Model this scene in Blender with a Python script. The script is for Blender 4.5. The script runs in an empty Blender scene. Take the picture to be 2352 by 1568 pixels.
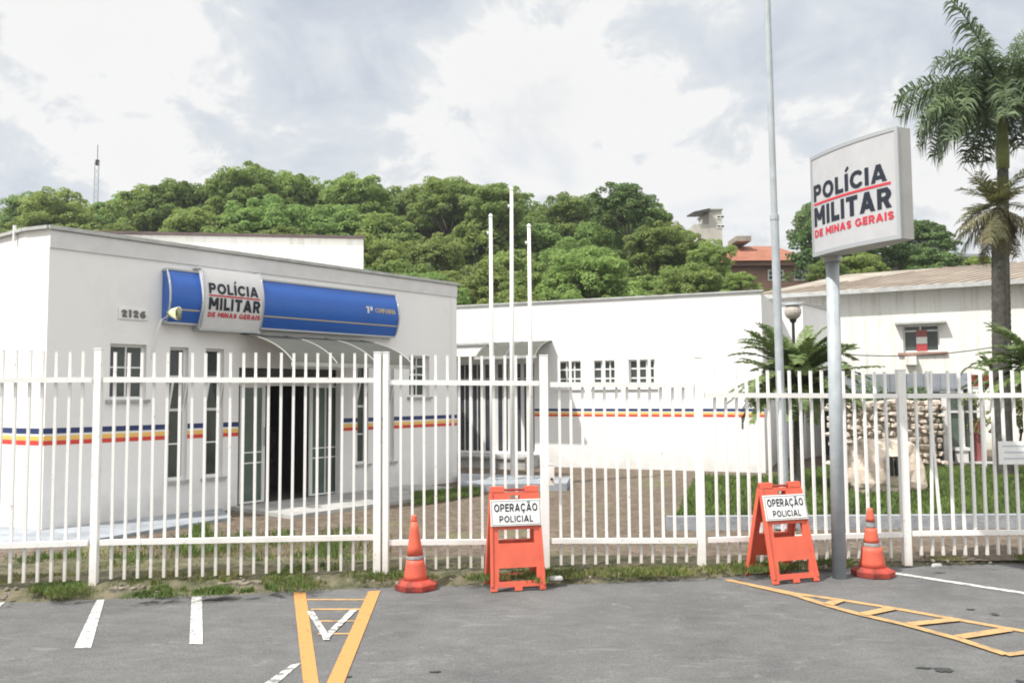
import bpy, bmesh, math, random
import numpy as np
from mathutils import Vector, Matrix, Euler
random.seed(7); RNG = np.random.default_rng(7)
SC = bpy.context.scene; COL = SC.collection
R = math.radians
# ---------------------------------------------------------------- camera
F = 1914.0; CX, CY = 1176.0, 784.0            # focal length and centre for a picture 2352 px wide
CAM_H = 1.75; PITCH = math.atan(121/F); ROLL = R(-0.4)
cd = bpy.data.cameras.new('camera'); cam = bpy.data.objects.new('camera', cd); COL.objects.link(cam)
cd.sensor_width = 36; cd.lens = F/2352*36; cd.clip_end = 3000; cd.clip_start = .05
CM = Matrix.Rotation(math.pi/2 + PITCH, 3, 'X') @ Matrix.Rotation(ROLL, 3, 'Z')
cam.matrix_world = Matrix.Translation((0, 0, CAM_H)) @ CM.to_4x4()
SC.camera = cam
# ---------------------------------------------------------------- light
SUN_AZ = Vector((-.85, -.527, 0)).normalized(); SUN_EL = R(55)
w = bpy.data.worlds.new('World'); SC.world = w; w.use_nodes = True
SC.view_settings.view_transform = 'Standard'; SC.view_settings.look = 'None'
SC.view_settings.exposure = 0.5; SC.view_settings.gamma = 1
SC.cycles.filter_width = 1.9
SC.cycles.max_bounces = 8; SC.cycles.transparent_max_bounces = 12
def build_world():
    nt = w.node_tree; nt.nodes.clear(); N = nt.nodes.new; L = nt.links.new
    sky = N('ShaderNodeTexSky'); sky.sky_type = 'NISHITA'; sky.sun_disc = False
    sky.sun_elevation = SUN_EL; sky.sun_rotation = math.atan2(SUN_AZ.x, SUN_AZ.y)
    b1 = N('ShaderNodeBackground'); b1.inputs[1].default_value = .10; L(sky.outputs[0], b1.inputs[0])
    tc = N('ShaderNodeTexCoord'); sp = N('ShaderNodeSeparateXYZ'); L(tc.outputs['Generated'], sp.inputs[0])
    def M(op, a, b=None, c=None):
        n = N('ShaderNodeMath'); n.operation = op
        for i, v in enumerate((a, b, c)):
            if v is None: continue
            if isinstance(v, (int, float)): n.inputs[i].default_value = v
            else: L(v, n.inputs[i])
        return n.outputs[0]
    zz = M('ADD', M('MAXIMUM', sp.outputs[2], 0.0), .55)
    cb = N('ShaderNodeCombineXYZ'); L(M('DIVIDE', sp.outputs[0], zz), cb.inputs[0]); L(M('DIVIDE', sp.outputs[1], zz), cb.inputs[1]); cb.inputs[2].default_value = 3.1
    def noise(sc, det, rough, dist=0, off=(0,0,0)):
        mp = N('ShaderNodeMapping'); mp.inputs['Location'].default_value = off; L(cb.outputs[0], mp.inputs[0])
        n = N('ShaderNodeTexNoise'); n.inputs['Scale'].default_value = sc; n.inputs['Detail'].default_value = det
        n.inputs['Roughness'].default_value = rough; n.inputs['Distortion'].default_value = dist; L(mp.outputs[0], n.inputs['Vector']); return n.outputs[0]
    def ramp(x, pts):
        r = N('ShaderNodeValToRGB'); r.color_ramp.elements[0].position = pts[0][0]; r.color_ramp.elements[0].color = (*pts[0][1], 1)
        r.color_ramp.elements[1].position = pts[-1][0]; r.color_ramp.elements[1].color = (*pts[-1][1], 1)
        for p, c in pts[1:-1]:
            e = r.color_ramp.elements.new(p); e.color = (*c, 1)
        L(x, r.inputs[0]); return r.outputs[0]
    big = noise(2.6, 7, .58, .45, (4.2, 1.3, 0)); fine = noise(9, 8, .62, .5, (1, 2, 0))
    mix = M('ADD', M('MULTIPLY', big, .62), M('MULTIPLY', fine, .38))
    # cumulus heaps and grey cloud bases standing in given directions of the sky (azimuth, elevation, spread in degrees, strength); the last two: bright areas added out of view to lift the shaded facade
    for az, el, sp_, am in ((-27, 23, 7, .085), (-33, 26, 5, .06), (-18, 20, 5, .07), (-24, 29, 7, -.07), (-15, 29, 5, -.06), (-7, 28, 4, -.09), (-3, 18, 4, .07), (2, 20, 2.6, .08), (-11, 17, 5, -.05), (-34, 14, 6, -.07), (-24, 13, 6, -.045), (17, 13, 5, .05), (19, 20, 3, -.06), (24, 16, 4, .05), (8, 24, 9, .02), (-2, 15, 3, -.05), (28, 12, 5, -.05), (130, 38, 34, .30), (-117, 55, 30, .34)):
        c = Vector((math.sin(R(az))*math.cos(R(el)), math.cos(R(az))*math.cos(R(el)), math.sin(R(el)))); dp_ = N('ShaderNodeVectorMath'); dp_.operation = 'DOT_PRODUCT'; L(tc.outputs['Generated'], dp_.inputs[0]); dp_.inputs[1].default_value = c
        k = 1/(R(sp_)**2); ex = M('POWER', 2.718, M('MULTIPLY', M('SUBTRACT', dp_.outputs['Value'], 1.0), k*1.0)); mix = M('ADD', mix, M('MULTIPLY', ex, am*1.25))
    col = ramp(mix, [(.36, (.385, .42, .485)), (.44, (.43, .465, .52)), (.485, (.475, .51, .552)), (.525, (.51, .54, .572)), (.545, (.56, .578, .595)), (.572, (.655, .655, .655)), (.76, (.64, .64, .635)), (.88, (1.5, 1.48, 1.44))])
    b2 = N('ShaderNodeBackground'); b2.inputs[1].default_value = 1.0; L(col, b2.inputs[0])
    cov = noise(2.3, 7, .58, .3, (7, 3, 0))
    fac = ramp(cov, [(.33, (.65,)*3), (.45, (1,)*3)])
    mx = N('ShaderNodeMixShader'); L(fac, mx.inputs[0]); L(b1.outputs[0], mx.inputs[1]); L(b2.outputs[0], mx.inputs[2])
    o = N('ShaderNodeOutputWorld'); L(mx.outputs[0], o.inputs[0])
build_world()
sl = bpy.data.lights.new('sun', 'SUN'); sl.energy = 4.2; sl.angle = R(.9); sl.color = (1, .965, .90)
so = bpy.data.objects.new('sun', sl); COL.objects.link(so)
sv = SUN_AZ*math.cos(SUN_EL) + Vector((0, 0, math.sin(SUN_EL))); so.rotation_euler = sv.to_track_quat('Z', 'Y').to_euler()

# ---------------------------------------------------------------- pixel helpers (2352-px picture -> points in the place)
CAMP = Vector((0, 0, CAM_H))
def ray(u, v): return CM @ Vector(((u-CX)/F, -(v-CY)/F, -1))
def G(u, v, z=0.):
    d = ray(u, v); return CAMP + d*((z-CAM_H)/d.z)
def P(u, v, y):
    d = ray(u, v); return CAMP + d*(y/d.y)
class Frame:                                     # a vertical wall plane through two ground points
    def __init__(s, a, b):
        s.a = Vector((a[0], a[1], 0)); s.b = Vector((b[0], b[1], 0)); s.L = (s.b-s.a).length
        s.d = (s.b-s.a).normalized(); n = Vector((s.d.y, -s.d.x, 0))
        if n.dot(-s.a) < 0: n = -n
        s.n = n
    def pt(s, t, z, n=0.): return s.a + s.d*t + s.n*n + Vector((0, 0, z))
    def on(s, u, v, n=0.):
        d = ray(u, v); p0 = s.a + s.n*n; k = (p0-CAMP).dot(s.n)/d.dot(s.n); p = CAMP + d*k
        return (p-s.a).dot(s.d), p.z
    def mat(s):                                   # local x along wall, y outward, z up
        m = Matrix.Identity(4)
        m.col[0] = (*s.d, 0); m.col[1] = (*s.n, 0); m.col[2] = (0, 0, 1, 0); m.col[3] = (*s.a, 1); return m

# ---------------------------------------------------------------- materials
def mat(name, col, rough=.6, metal=0, var=.0, scale=5, bump=0, bscale=40, spec=.4, col2=None, ramp=(.35, .65), detail=6, coords='Object', trans=0, alpha=1, objvar=0):
    m = bpy.data.materials.new(name); m.use_nodes = True; nt = m.node_tree; p = nt.nodes['Principled BSDF']; N = nt.nodes.new; L = nt.links.new
    p.inputs['Roughness'].default_value = rough; p.inputs['Metallic'].default_value = metal; p.inputs['Specular IOR Level'].default_value = spec
    c1 = col; c2 = col2 or tuple(min(1, c*(1-var)) for c in col)
    out = None
    if var or col2:
        tc = N('ShaderNodeTexCoord'); n = N('ShaderNodeTexNoise'); n.inputs['Scale'].default_value = scale; n.inputs['Detail'].default_value = detail; n.inputs['Roughness'].default_value = .62
        L(tc.outputs[coords], n.inputs['Vector'])
        r = N('ShaderNodeValToRGB'); r.color_ramp.elements[0].position = ramp[0]; r.color_ramp.elements[1].position = ramp[1]
        r.color_ramp.elements[0].color = (*c2, 1); r.color_ramp.elements[1].color = (*c1, 1); L(n.outputs[0], r.inputs[0]); out = r.outputs[0]
        if objvar:
            oi = N('ShaderNodeObjectInfo'); hs = N('ShaderNodeHueSaturation'); mr = N('ShaderNodeMapRange'); mr.inputs[3].default_value = .5-objvar*.022; mr.inputs[4].default_value = .5+objvar*.018
            mv = N('ShaderNodeMapRange'); mv.inputs[3].default_value = 1-objvar*.18; mv.inputs[4].default_value = 1+objvar*.2
            mm = N('ShaderNodeMath'); mm.operation = 'FRACT'; m2 = N('ShaderNodeMath'); m2.operation = 'MULTIPLY'; m2.inputs[1].default_value = 7.31
            L(oi.outputs['Random'], m2.inputs[0]); L(m2.outputs[0], mm.inputs[0])
            L(oi.outputs['Random'], mr.inputs[0]); L(mr.outputs[0], hs.inputs['Hue']); L(mm.outputs[0], mv.inputs[0]); L(mv.outputs[0], hs.inputs['Value']); L(out, hs.inputs['Color']); out = hs.outputs[0]
        L(out, p.inputs['Base Color'])
    else: p.inputs['Base Color'].default_value = (*col, 1)
    if bump:
        tc = N('ShaderNodeTexCoord'); n = N('ShaderNodeTexNoise'); n.inputs['Scale'].default_value = bscale; n.inputs['Detail'].default_value = 5
        L(tc.outputs[coords], n.inputs['Vector']); b = N('ShaderNodeBump'); b.inputs['Strength'].default_value = bump; b.inputs['Distance'].default_value = .02
        L(n.outputs[0], b.inputs['Height']); L(b.outputs[0], p.inputs['Normal'])
    if trans:
        t = N('ShaderNodeBsdfTranslucent'); mx = N('ShaderNodeMixShader'); mx.inputs[0].default_value = trans
        if out: L(out, t.inputs[0])
        else: t.inputs[0].default_value = (*col, 1)
        o = nt.nodes['Material Output']; L(p.outputs[0], mx.inputs[1]); L(t.outputs[0], mx.inputs[2]); L(mx.outputs[0], o.inputs[0])
    return m
def wall_mat(name, col, dirt, low=.9, amount=.5, streak=False):
    """painted render with dirt splashes near the ground and faint rain streaks"""
    m = bpy.data.materials.new(name); m.use_nodes = True; nt = m.node_tree; p = nt.nodes['Principled BSDF']; N = nt.nodes.new; L = nt.links.new
    p.inputs['Roughness'].default_value = .75; p.inputs['Specular IOR Level'].default_value = .25
    tc = N('ShaderNodeTexCoord'); sp = N('ShaderNodeSeparateXYZ'); L(tc.outputs['Object'], sp.inputs[0])
    n1 = N('ShaderNodeTexNoise'); n1.inputs['Scale'].default_value = 2.2; n1.inputs['Detail'].default_value = 8; n1.inputs['Roughness'].default_value = .65; L(tc.outputs['Object'], n1.inputs['Vector'])
    mr = N('ShaderNodeMapRange'); mr.inputs[1].default_value = 0; mr.inputs[2].default_value = low; mr.inputs[3].default_value = .42; mr.inputs[4].default_value = 0; L(sp.outputs[2], mr.inputs[0])
    ad = N('ShaderNodeMath'); ad.operation = 'ADD'; L(n1.outputs[0], ad.inputs[0]); L(mr.outputs[0], ad.inputs[1])
    r = N('ShaderNodeValToRGB'); r.color_ramp.elements[0].position = .62; r.color_ramp.elements[1].position = .95; r.color_ramp.elements[0].color = (0, 0, 0, 1); r.color_ramp.elements[1].color = (amount,)*3 + (1,); L(ad.outputs[0], r.inputs[0])
    fac = r.outputs[0]
    n5 = N('ShaderNodeTexNoise'); n5.inputs['Scale'].default_value = .9; n5.inputs['Detail'].default_value = 9; n5.inputs['Roughness'].default_value = .7; n5.inputs['Distortion'].default_value = .6; L(tc.outputs['Object'], n5.inputs['Vector'])
    r5 = N('ShaderNodeValToRGB'); r5.color_ramp.elements[0].position = .52; r5.color_ramp.elements[1].position = .66; r5.color_ramp.elements[0].color = (0, 0, 0, 1); r5.color_ramp.elements[1].color = (.16,)*3+(1,); L(n5.outputs[0], r5.inputs[0])
    m5 = N('ShaderNodeMath'); m5.operation = 'MAXIMUM'; L(fac, m5.inputs[0]); L(r5.outputs[0], m5.inputs[1]); fac = m5.outputs[0]
    if streak:
        mp = N('ShaderNodeMapping'); mp.inputs['Scale'].default_value = (3.2, 3.2, .22); L(tc.outputs['Object'], mp.inputs[0])
        n2 = N('ShaderNodeTexNoise'); n2.inputs['Scale'].default_value = 1.6; n2.inputs['Detail'].default_value = 7; n2.inputs['Roughness'].default_value = .7; L(mp.outputs[0], n2.inputs['Vector'])
        r2 = N('ShaderNodeValToRGB'); r2.color_ramp.elements[0].position = .5; r2.color_ramp.elements[1].position = .78; r2.color_ramp.elements[0].color = (0, 0, 0, 1); r2.color_ramp.elements[1].color = (amount,)*3+(1,); L(n2.outputs[0], r2.inputs[0])
        mx = N('ShaderNodeMath'); mx.operation = 'MAXIMUM'; L(fac, mx.inputs[0]); L(r2.outputs[0], mx.inputs[1]); fac = mx.outputs[0]
    mi = N('ShaderNodeMix'); mi.data_type = 'RGBA'; mi.inputs[6].default_value = (*col, 1); mi.inputs[7].default_value = (*dirt, 1); L(fac, mi.inputs[0]); L(mi.outputs[2], p.inputs['Base Color'])
    n3 = N('ShaderNodeTexNoise'); n3.inputs['Scale'].default_value = 60; L(tc.outputs['Object'], n3.inputs['Vector']); b = N('ShaderNodeBump'); b.inputs['Strength'].default_value = .15; b.inputs['Distance'].default_value = .01; L(n3.outputs[0], b.inputs['Height']); L(b.outputs[0], p.inputs['Normal'])
    return m
def asphalt_mat():
    m = bpy.data.materials.new('asphalt'); m.use_nodes = True; nt = m.node_tree; p = nt.nodes['Principled BSDF']; N = nt.nodes.new; L = nt.links.new
    p.inputs['Roughness'].default_value = .88; p.inputs['Specular IOR Level'].default_value = .25
    tc = N('ShaderNodeTexCoord')
    def noise(s, d, r, dist=0, sc=(1, 1, 1)):
        mp = N('ShaderNodeMapping'); mp.inputs['Scale'].default_value = sc; L(tc.outputs['Object'], mp.inputs[0])
        n = N('ShaderNodeTexNoise'); n.inputs['Scale'].default_value = s; n.inputs['Detail'].default_value = d; n.inputs['Roughness'].default_value = r; n.inputs['Distortion'].default_value = dist; L(mp.outputs[0], n.inputs['Vector']); return n.outputs[0]
    def ramp(x, a, b, ca, cb):
        r = N('ShaderNodeValToRGB'); r.color_ramp.elements[0].position = a; r.color_ramp.elements[1].position = b; r.color_ramp.elements[0].color = (*ca, 1); r.color_ramp.elements[1].color = (*cb, 1); L(x, r.inputs[0]); return r.outputs[0]
    def mix(f, a, b):
        mi = N('ShaderNodeMix'); mi.data_type = 'RGBA'; L(f, mi.inputs[0])
        for i, v in ((6, a), (7, b)):
            if isinstance(v, tuple): mi.inputs[i].default_value = (*v, 1)
            else: L(v, mi.inputs[i])
        return mi.outputs[2]
    base = ramp(noise(1.1, 9, .68, .4), .33, .68, (.102, .103, .104), (.146, .147, .147))
    grain = ramp(noise(55, 5, .7), .3, .72, (.45,)*3, (1.42,)*3)
    mu = N('ShaderNodeMix'); mu.data_type = 'RGBA'; mu.blend_type = 'MULTIPLY'; mu.inputs[0].default_value = .7; L(base, mu.inputs[6]); L(grain, mu.inputs[7])
    mid = ramp(noise(5.5, 8, .72, .8, (.7, 1.3, 1)), .34, .66, (.87,)*3, (1.12,)*3); mu2 = N('ShaderNodeMix'); mu2.data_type = 'RGBA'; mu2.blend_type = 'MULTIPLY'; mu2.inputs[0].default_value = 1; L(mu.outputs[2], mu2.inputs[6]); L(mid, mu2.inputs[7]); mu = mu2
    light = ramp(noise(3.2, 9, .78, 1.6, (.6, 1.5, 1)), .56, .66, (0, 0, 0), (.62,)*3)
    c = mix(light, mu.outputs[2], (.215, .215, .21))
    dark = ramp(noise(4.2, 9, .8, 1.2, (.8, 1.5, 1)), .615, .66, (0, 0, 0), (.6,)*3)
    c = mix(dark, c, (.06, .062, .06))
    L(c, p.inputs['Base Color'])
    b = N('ShaderNodeBump'); b.inputs['Strength'].default_value = .5; b.inputs['Distance'].default_value = .012; L(noise(70, 4, .6), b.inputs['Height']); L(b.outputs[0], p.inputs['Normal'])
    return m
def paver_mat():
    m = bpy.data.materials.new('pavers'); m.use_nodes = True; nt = m.node_tree; p = nt.nodes['Principled BSDF']; N = nt.nodes.new; L = nt.links.new
    p.inputs['Roughness'].default_value = .9; tc = N('ShaderNodeTexCoord'); v = N('ShaderNodeTexVoronoi'); v.inputs['Scale'].default_value = 8.5; L(tc.outputs['Object'], v.inputs['Vector'])
    d = N('ShaderNodeTexVoronoi'); d.feature = 'DISTANCE_TO_EDGE'; d.inputs['Scale'].default_value = 8.5; L(tc.outputs['Object'], d.inputs['Vector'])
    r = N('ShaderNodeValToRGB'); e = r.color_ramp.elements; e[0].color = (.085, .062, .043, 1); e[1].color = (.165, .128, .095, 1); L(v.outputs['Color'], r.inputs[0])
    n = N('ShaderNodeTexNoise'); n.inputs['Scale'].default_value = .9; n.inputs['Detail'].default_value = 6; L(tc.outputs['Object'], n.inputs['Vector'])
    r2 = N('ShaderNodeValToRGB'); r2.color_ramp.elements[0].position = .55; r2.color_ramp.elements[1].position = .72; L(n.outputs[0], r2.inputs[0])
    mi = N('ShaderNodeMix'); mi.data_type = 'RGBA'; mi.inputs[7].default_value = (.13, .135, .06, 1); L(r2.outputs[0], mi.inputs[0]); L(r.outputs[0], mi.inputs[6])
    r3 = N('ShaderNodeValToRGB'); r3.color_ramp.elements[0].position = .02; r3.color_ramp.elements[1].position = .07; r3.color_ramp.elements[0].color = (.4, .4, .35, 1); L(d.outputs['Distance'], r3.inputs[0])
    mu = N('ShaderNodeMix'); mu.data_type = 'RGBA'; mu.blend_type = 'MULTIPLY'; mu.inputs[0].default_value = .8; L(mi.outputs[2], mu.inputs[6]); L(r3.outputs[0], mu.inputs[7]); L(mu.outputs[2], p.inputs['Base Color'])
    b = N('ShaderNodeBump'); b.inputs['Strength'].default_value = .6; b.inputs['Distance'].default_value = .02; L(d.outputs['Distance'], b.inputs['Height']); L(b.outputs[0], p.inputs['Normal'])
    return m
def tile_mat(name, c1, c2, scale, axis='x'):
    m = mat(name, c1, .85, var=0, col2=c2, scale=1.3, ramp=(.3, .7)); nt = m.node_tree; p = nt.nodes['Principled BSDF']; N = nt.nodes.new; L = nt.links.new
    tc = N('ShaderNodeTexCoord'); wv = N('ShaderNodeTexWave'); wv.bands_direction = axis.upper(); wv.inputs['Scale'].default_value = scale; L(tc.outputs['Object'], wv.inputs['Vector'])
    b = N('ShaderNodeBump'); b.inputs['Strength'].default_value = .8; b.inputs['Distance'].default_value = .05; L(wv.outputs[0], b.inputs['Height']); L(b.outputs[0], p.inputs['Normal']); return m
M = {}
M['asphalt'] = asphalt_mat(); M['pavers'] = paver_mat()
M['earth'] = mat('earth', (.21, .165, .115), .95, col2=(.10, .095, .05), scale=3.2, bump=.8, bscale=25)
M['dirt'] = mat('verge_dirt', (.15, .13, .085), .95, col2=(.05, .058, .028), scale=6, bump=.9, bscale=35, ramp=(.36, .62))
M['concrete'] = mat('concrete', (.42, .42, .41), .85, var=.35, scale=2.5, bump=.25)
M['apron'] = mat('painted_apron', (.33, .36, .40), .8, col2=(.20, .215, .235), scale=2.2, bump=.25)
M['kerb'] = mat('kerb', (.33, .35, .38), .85, var=.35, scale=6, bump=.4)
M['wall'] = wall_mat('white_render', (.735, .735, .735), (.45, .44, .41), .8, .5)
M['walls2'] = wall_mat('old_white_render', (.70, .70, .665), (.30, .26, .19), .6, .75, True)
M['coping'] = mat('coping', (.45, .46, .45), .7, var=.3, scale=5)
M['dark_coping'] = mat('dark_coping', (.12, .09, .09), .8, var=.3)
M['white'] = mat('white_paint', (.80, .80, .80), .45, var=.1, scale=6)
M['fence'] = wall_mat('fence_paint', (.76, .76, .745), (.50, .42, .34), .55, .6)
def rust(m):
    nt = m.node_tree; p = nt.nodes['Principled BSDF']; N = nt.nodes.new; L = nt.links.new; src = p.inputs['Base Color'].links[0].from_socket
    g_ = N('ShaderNodeNewGeometry'); n = N('ShaderNodeTexNoise'); n.inputs['Scale'].default_value = 9; n.inputs['Detail'].default_value = 9; n.inputs['Roughness'].default_value = .75; L(g_.outputs['Position'], n.inputs['Vector'])
    r = N('ShaderNodeValToRGB'); r.color_ramp.elements[0].position = .615; r.color_ramp.elements[1].position = .66; r.color_ramp.elements[0].color = (0, 0, 0, 1); r.color_ramp.elements[1].color = (.55, .55, .55, 1); L(n.outputs[0], r.inputs[0])
    mi = N('ShaderNodeMix'); mi.data_type = 'RGBA'; L(r.outputs[0], mi.inputs[0]); L(src, mi.inputs[6]); mi.inputs[7].default_value = (.30, .17, .09, 1); L(mi.outputs[2], p.inputs['Base Color'])
rust(M['fence'])
M['frame'] = mat('window_frame', (.70, .71, .70), .45)
M['glass'] = mat('dark_glass', (.035, .042, .040), .08, spec=.5, col2=(.07, .085, .075), scale=1.5)
M['gglass'] = mat('green_glass', (.12, .165, .14), .12, spec=.6, col2=(.07, .10, .085), scale=.9)
M['bglass'] = mat('blue_glass', (.035, .038, .058), .1, spec=.5, col2=(.07, .07, .075), scale=2)
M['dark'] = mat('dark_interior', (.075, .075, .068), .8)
M['beige'] = mat('beige_wall', (.52, .48, .40), .7, var=.15)
M['blue'] = mat('blue_enamel', (.022, .115, .45), .35, col2=(.018, .095, .39), scale=1.2, spec=.5)
M['navy'] = mat('navy_paint', (.022, .038, .125), .6)
M['yellow'] = mat('yellow_paint', (.75, .47, .12), .6)
M['red'] = mat('red_paint', (.58, .055, .04), .6)
M['text'] = mat('black_lettering', (.012, .016, .028), .5)
M['textred'] = mat('red_lettering', (.48, .03, .05), .5)
M['gold'] = mat('gold_lettering', (.50, .42, .26), .5)
M['grey_letter'] = mat('grey_numerals', (.13, .13, .13), .5)
M['signwhite'] = mat('sign_face', (.60, .605, .615), .35, var=.05, scale=9)
M['signside'] = mat('sign_side', (.36, .36, .35), .45, var=.1)
M['alu'] = mat('aluminium_trim', (.40, .42, .43), .4, metal=.4)
M['galv'] = mat('galvanised_steel', (.38, .415, .44), .5, metal=.0, col2=(.31, .34, .365), scale=7)
M['canopy'] = mat('canopy_sheet', (.085, .088, .075), .6, trans=.1, col2=(.07, .073, .062), scale=2.5)
M['orange'] = mat('orange_plastic', (.64, .122, .068), .55, col2=(.52, .095, .06), scale=6, spec=.35)
M['orange_dark'] = mat('orange_rubber', (.40, .055, .035), .65, col2=(.16, .03, .025), scale=7, ramp=(.38, .6))
M['band'] = mat('reflective_band', (.30, .30, .30), .5, col2=(.17, .17, .17), scale=20)
M['boardw'] = mat('board_white', (.76, .77, .76), .4, var=.12, scale=14)
M['markw'] = mat('white_marking', (.50, .50, .485), .75, col2=(.22, .22, .215), scale=16, ramp=(.38, .50), detail=8)
M['markw_worn'] = mat('worn_white_marking', (.60, .60, .58), .8, col2=(.17, .17, .165), scale=14, ramp=(.42, .55), detail=8)
M['marky'] = mat('yellow_marking', (.45, .232, .075), .75, col2=(.25, .155, .08), scale=16, ramp=(.33, .44), detail=9)
M['marky_worn'] = mat('worn_yellow_marking', (.46, .28, .12), .8, col2=(.22, .165, .11), scale=11, ramp=(.30, .55), detail=8)
M['patch'] = mat('tar_patch', (.035, .04, .038), .7)
M['grass'] = mat('grass', (.145, .215, .05), .7, col2=(.075, .115, .03), scale=2.2, trans=.3, coords='Object')
M['drygrass'] = mat('dry_grass', (.25, .24, .08), .8, col2=(.10, .11, .035), scale=3, trans=.25)
M['lawn'] = mat('lawn_soil', (.075, .12, .03), .9, col2=(.05, .07, .022), scale=4, bump=.6)
M['hillgreen'] = mat('hill_undergrowth', (.06, .095, .03), .95, col2=(.035, .06, .02), scale=.6, bump=1, bscale=2)
M['leaf'] = mat('foliage', (.25, .345, .095), .62, col2=(.17, .25, .075), scale=.9, trans=.5, objvar=1, spec=.3, ramp=(.38, .62))
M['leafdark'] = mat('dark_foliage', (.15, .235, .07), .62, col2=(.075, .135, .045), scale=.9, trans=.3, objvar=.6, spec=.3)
M['bark'] = mat('bark', (.13, .11, .09), .9, var=.5, scale=6, bump=.6)
M['palmbark'] = mat('palm_bark', (.105, .10, .085), .9, col2=(.05, .048, .045), scale=9, bump=.7)
M['crownshaft'] = mat('crownshaft', (.17, .20, .06), .6, var=.3)
M['palmleaf'] = mat('palm_leaf', (.13, .185, .08), .6, col2=(.065, .10, .05), scale=1.5, trans=.3)
M['yellowleaf'] = mat('yellow_palm_leaf', (.42, .45, .05), .55, trans=.3, var=.3)
M['cycadleaf'] = mat('bush_palm_leaf', (.20, .27, .09), .5, col2=(.11, .16, .06), scale=2, trans=.3)
M['deadleaf'] = mat('dead_palm_leaf', (.20, .17, .09), .8, col2=(.09, .10, .045), scale=1.8, trans=.2)
M['rubble'] = mat('rubble_stone', (.64, .56, .48), .9, col2=(.42, .36, .30), scale=3.2, bump=.6, bscale=8, objvar=.3)
M['boulder'] = mat('cut_boulder', (.74, .63, .53), .88, col2=(.52, .43, .35), scale=2.6, bump=.9, bscale=7)
M['terracotta'] = tile_mat('terracotta_tiles', (.36, .145, .09), (.25, .10, .065), 2.2)
M['pinkwall'] = mat('pink_render', (.36, .215, .17), .85, var=.3, scale=1)
M['fibre'] = mat('fibre_cement_roof', (.34, .31, .26), .85, col2=(.20, .17, .14), scale=.8, ramp=(.35, .65))
M['tower'] = mat('tower_concrete', (.50, .47, .42), .85, var=.3, scale=.3)
M['bluegrey'] = mat('blue_grey_panel', (.27, .29, .32), .6, var=.15)
M['redsheet'] = mat('red_sheet', (.36, .05, .055), .5)
M['dullred'] = mat('dull_red_panel', (.36, .12, .12), .6, var=.2)
M['lampglass'] = mat('globe_glass', (.50, .46, .42), .3, trans=.2)
M['rib'] = mat('rib_metal', (.24, .24, .22), .5)
M['black'] = mat('black_metal', (.02, .02, .02), .5)
M['sash'] = M['frame']

# ---------------------------------------------------------------- mesh helpers
class MB:
    def __init__(s): s.v = []; s.f = []; s.mi = []; s.cur = 0
    def quad(s, a, b, c, d):
        i = len(s.v); s.v += [tuple(a), tuple(b), tuple(c), tuple(d)]; s.f.append((i, i+1, i+2, i+3)); s.mi.append(s.cur)
    def poly(s, pts):
        i = len(s.v); s.v += [tuple(p) for p in pts]; s.f.append(tuple(range(i, i+len(pts)))); s.mi.append(s.cur)
    def box(s, c, sz, m=None):                    # centre, full size, optional 4x4 matrix
        x, y, z = (k/2 for k in sz); pts = [Vector((c[0]+i*x, c[1]+j*y, c[2]+k*z)) for i in (-1, 1) for j in (-1, 1) for k in (-1, 1)]
        if m is not None: pts = [m @ p for p in pts]
        s.hexa(pts)
    def bx(s, x0, x1, y0, y1, z0, z1, m=None): s.box(((x0+x1)/2, (y0+y1)/2, (z0+z1)/2), (abs(x1-x0), abs(y1-y0), abs(z1-z0)), m)
    def hexa(s, p):
        i = len(s.v); s.v += [tuple(q) for q in p]
        for f in ((0, 1, 3, 2), (4, 6, 7, 5), (0, 4, 5, 1), (2, 3, 7, 6), (0, 2, 6, 4), (1, 5, 7, 3)):
            s.f.append(tuple(i+k for k in f)); s.mi.append(s.cur)
    def prism(s, bottom, top):                    # two matching loops
        n = len(bottom); i = len(s.v); s.v += [tuple(p) for p in bottom] + [tuple(p) for p in top]
        s.f.append(tuple(i+k for k in range(n))[::-1]); s.f.append(tuple(i+n+k for k in range(n))); s.mi += [s.cur]*2
        for k in range(n):
            s.f.append((i+k, i+(k+1) % n, i+n+(k+1) % n, i+n+k)); s.mi.append(s.cur)
    def tube(s, pts, rad, n=10, cap=True):
        pts = [Vector(p) for p in pts]; rad = rad if isinstance(rad, (list, tuple)) else [rad]*len(pts); base = len(s.v)
        for k, p in enumerate(pts):
            t = (pts[min(k+1, len(pts)-1)] - pts[max(k-1, 0)]).normalized()
            a = t.orthogonal().normalized() if abs(t.z) < .95 else Vector((1, 0, 0)); a = (a - t*a.dot(t)).normalized(); b = t.cross(a)
            for j in range(n):
                an = 2*math.pi*j/n; s.v.append(tuple(p + (a*math.cos(an) + b*math.sin(an))*rad[k]))
        for k in range(len(pts)-1):
            for j in range(n):
                s.f.append((base+k*n+j, base+k*n+(j+1) % n, base+(k+1)*n+(j+1) % n, base+(k+1)*n+j)); s.mi.append(s.cur)
        if cap:
            s.f.append(tuple(base+j for j in range(n))[::-1]); s.f.append(tuple(base+(len(pts)-1)*n+j for j in range(n))); s.mi += [s.cur]*2
    def build(s, name, m=None, parent=None, smooth=False, bevel=0):
        me = bpy.data.meshes.new(name); me.from_pydata([tuple(v) for v in s.v], [], s.f)
        for k in (m if isinstance(m, (list, tuple)) else [m]): me.materials.append(k)
        if isinstance(m, (list, tuple)): me.polygons.foreach_set('material_index', s.mi)
        if smooth: me.polygons.foreach_set('use_smooth', [True]*len(me.polygons))
        o = bpy.data.objects.new(name, me); COL.objects.link(o)
        if parent is not None:
            o.parent = parent
        if bevel:
            b = o.modifiers.new('bevel', 'BEVEL'); b.width = bevel; b.segments = 2; b.limit_method = 'ANGLE'
        return o
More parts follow.
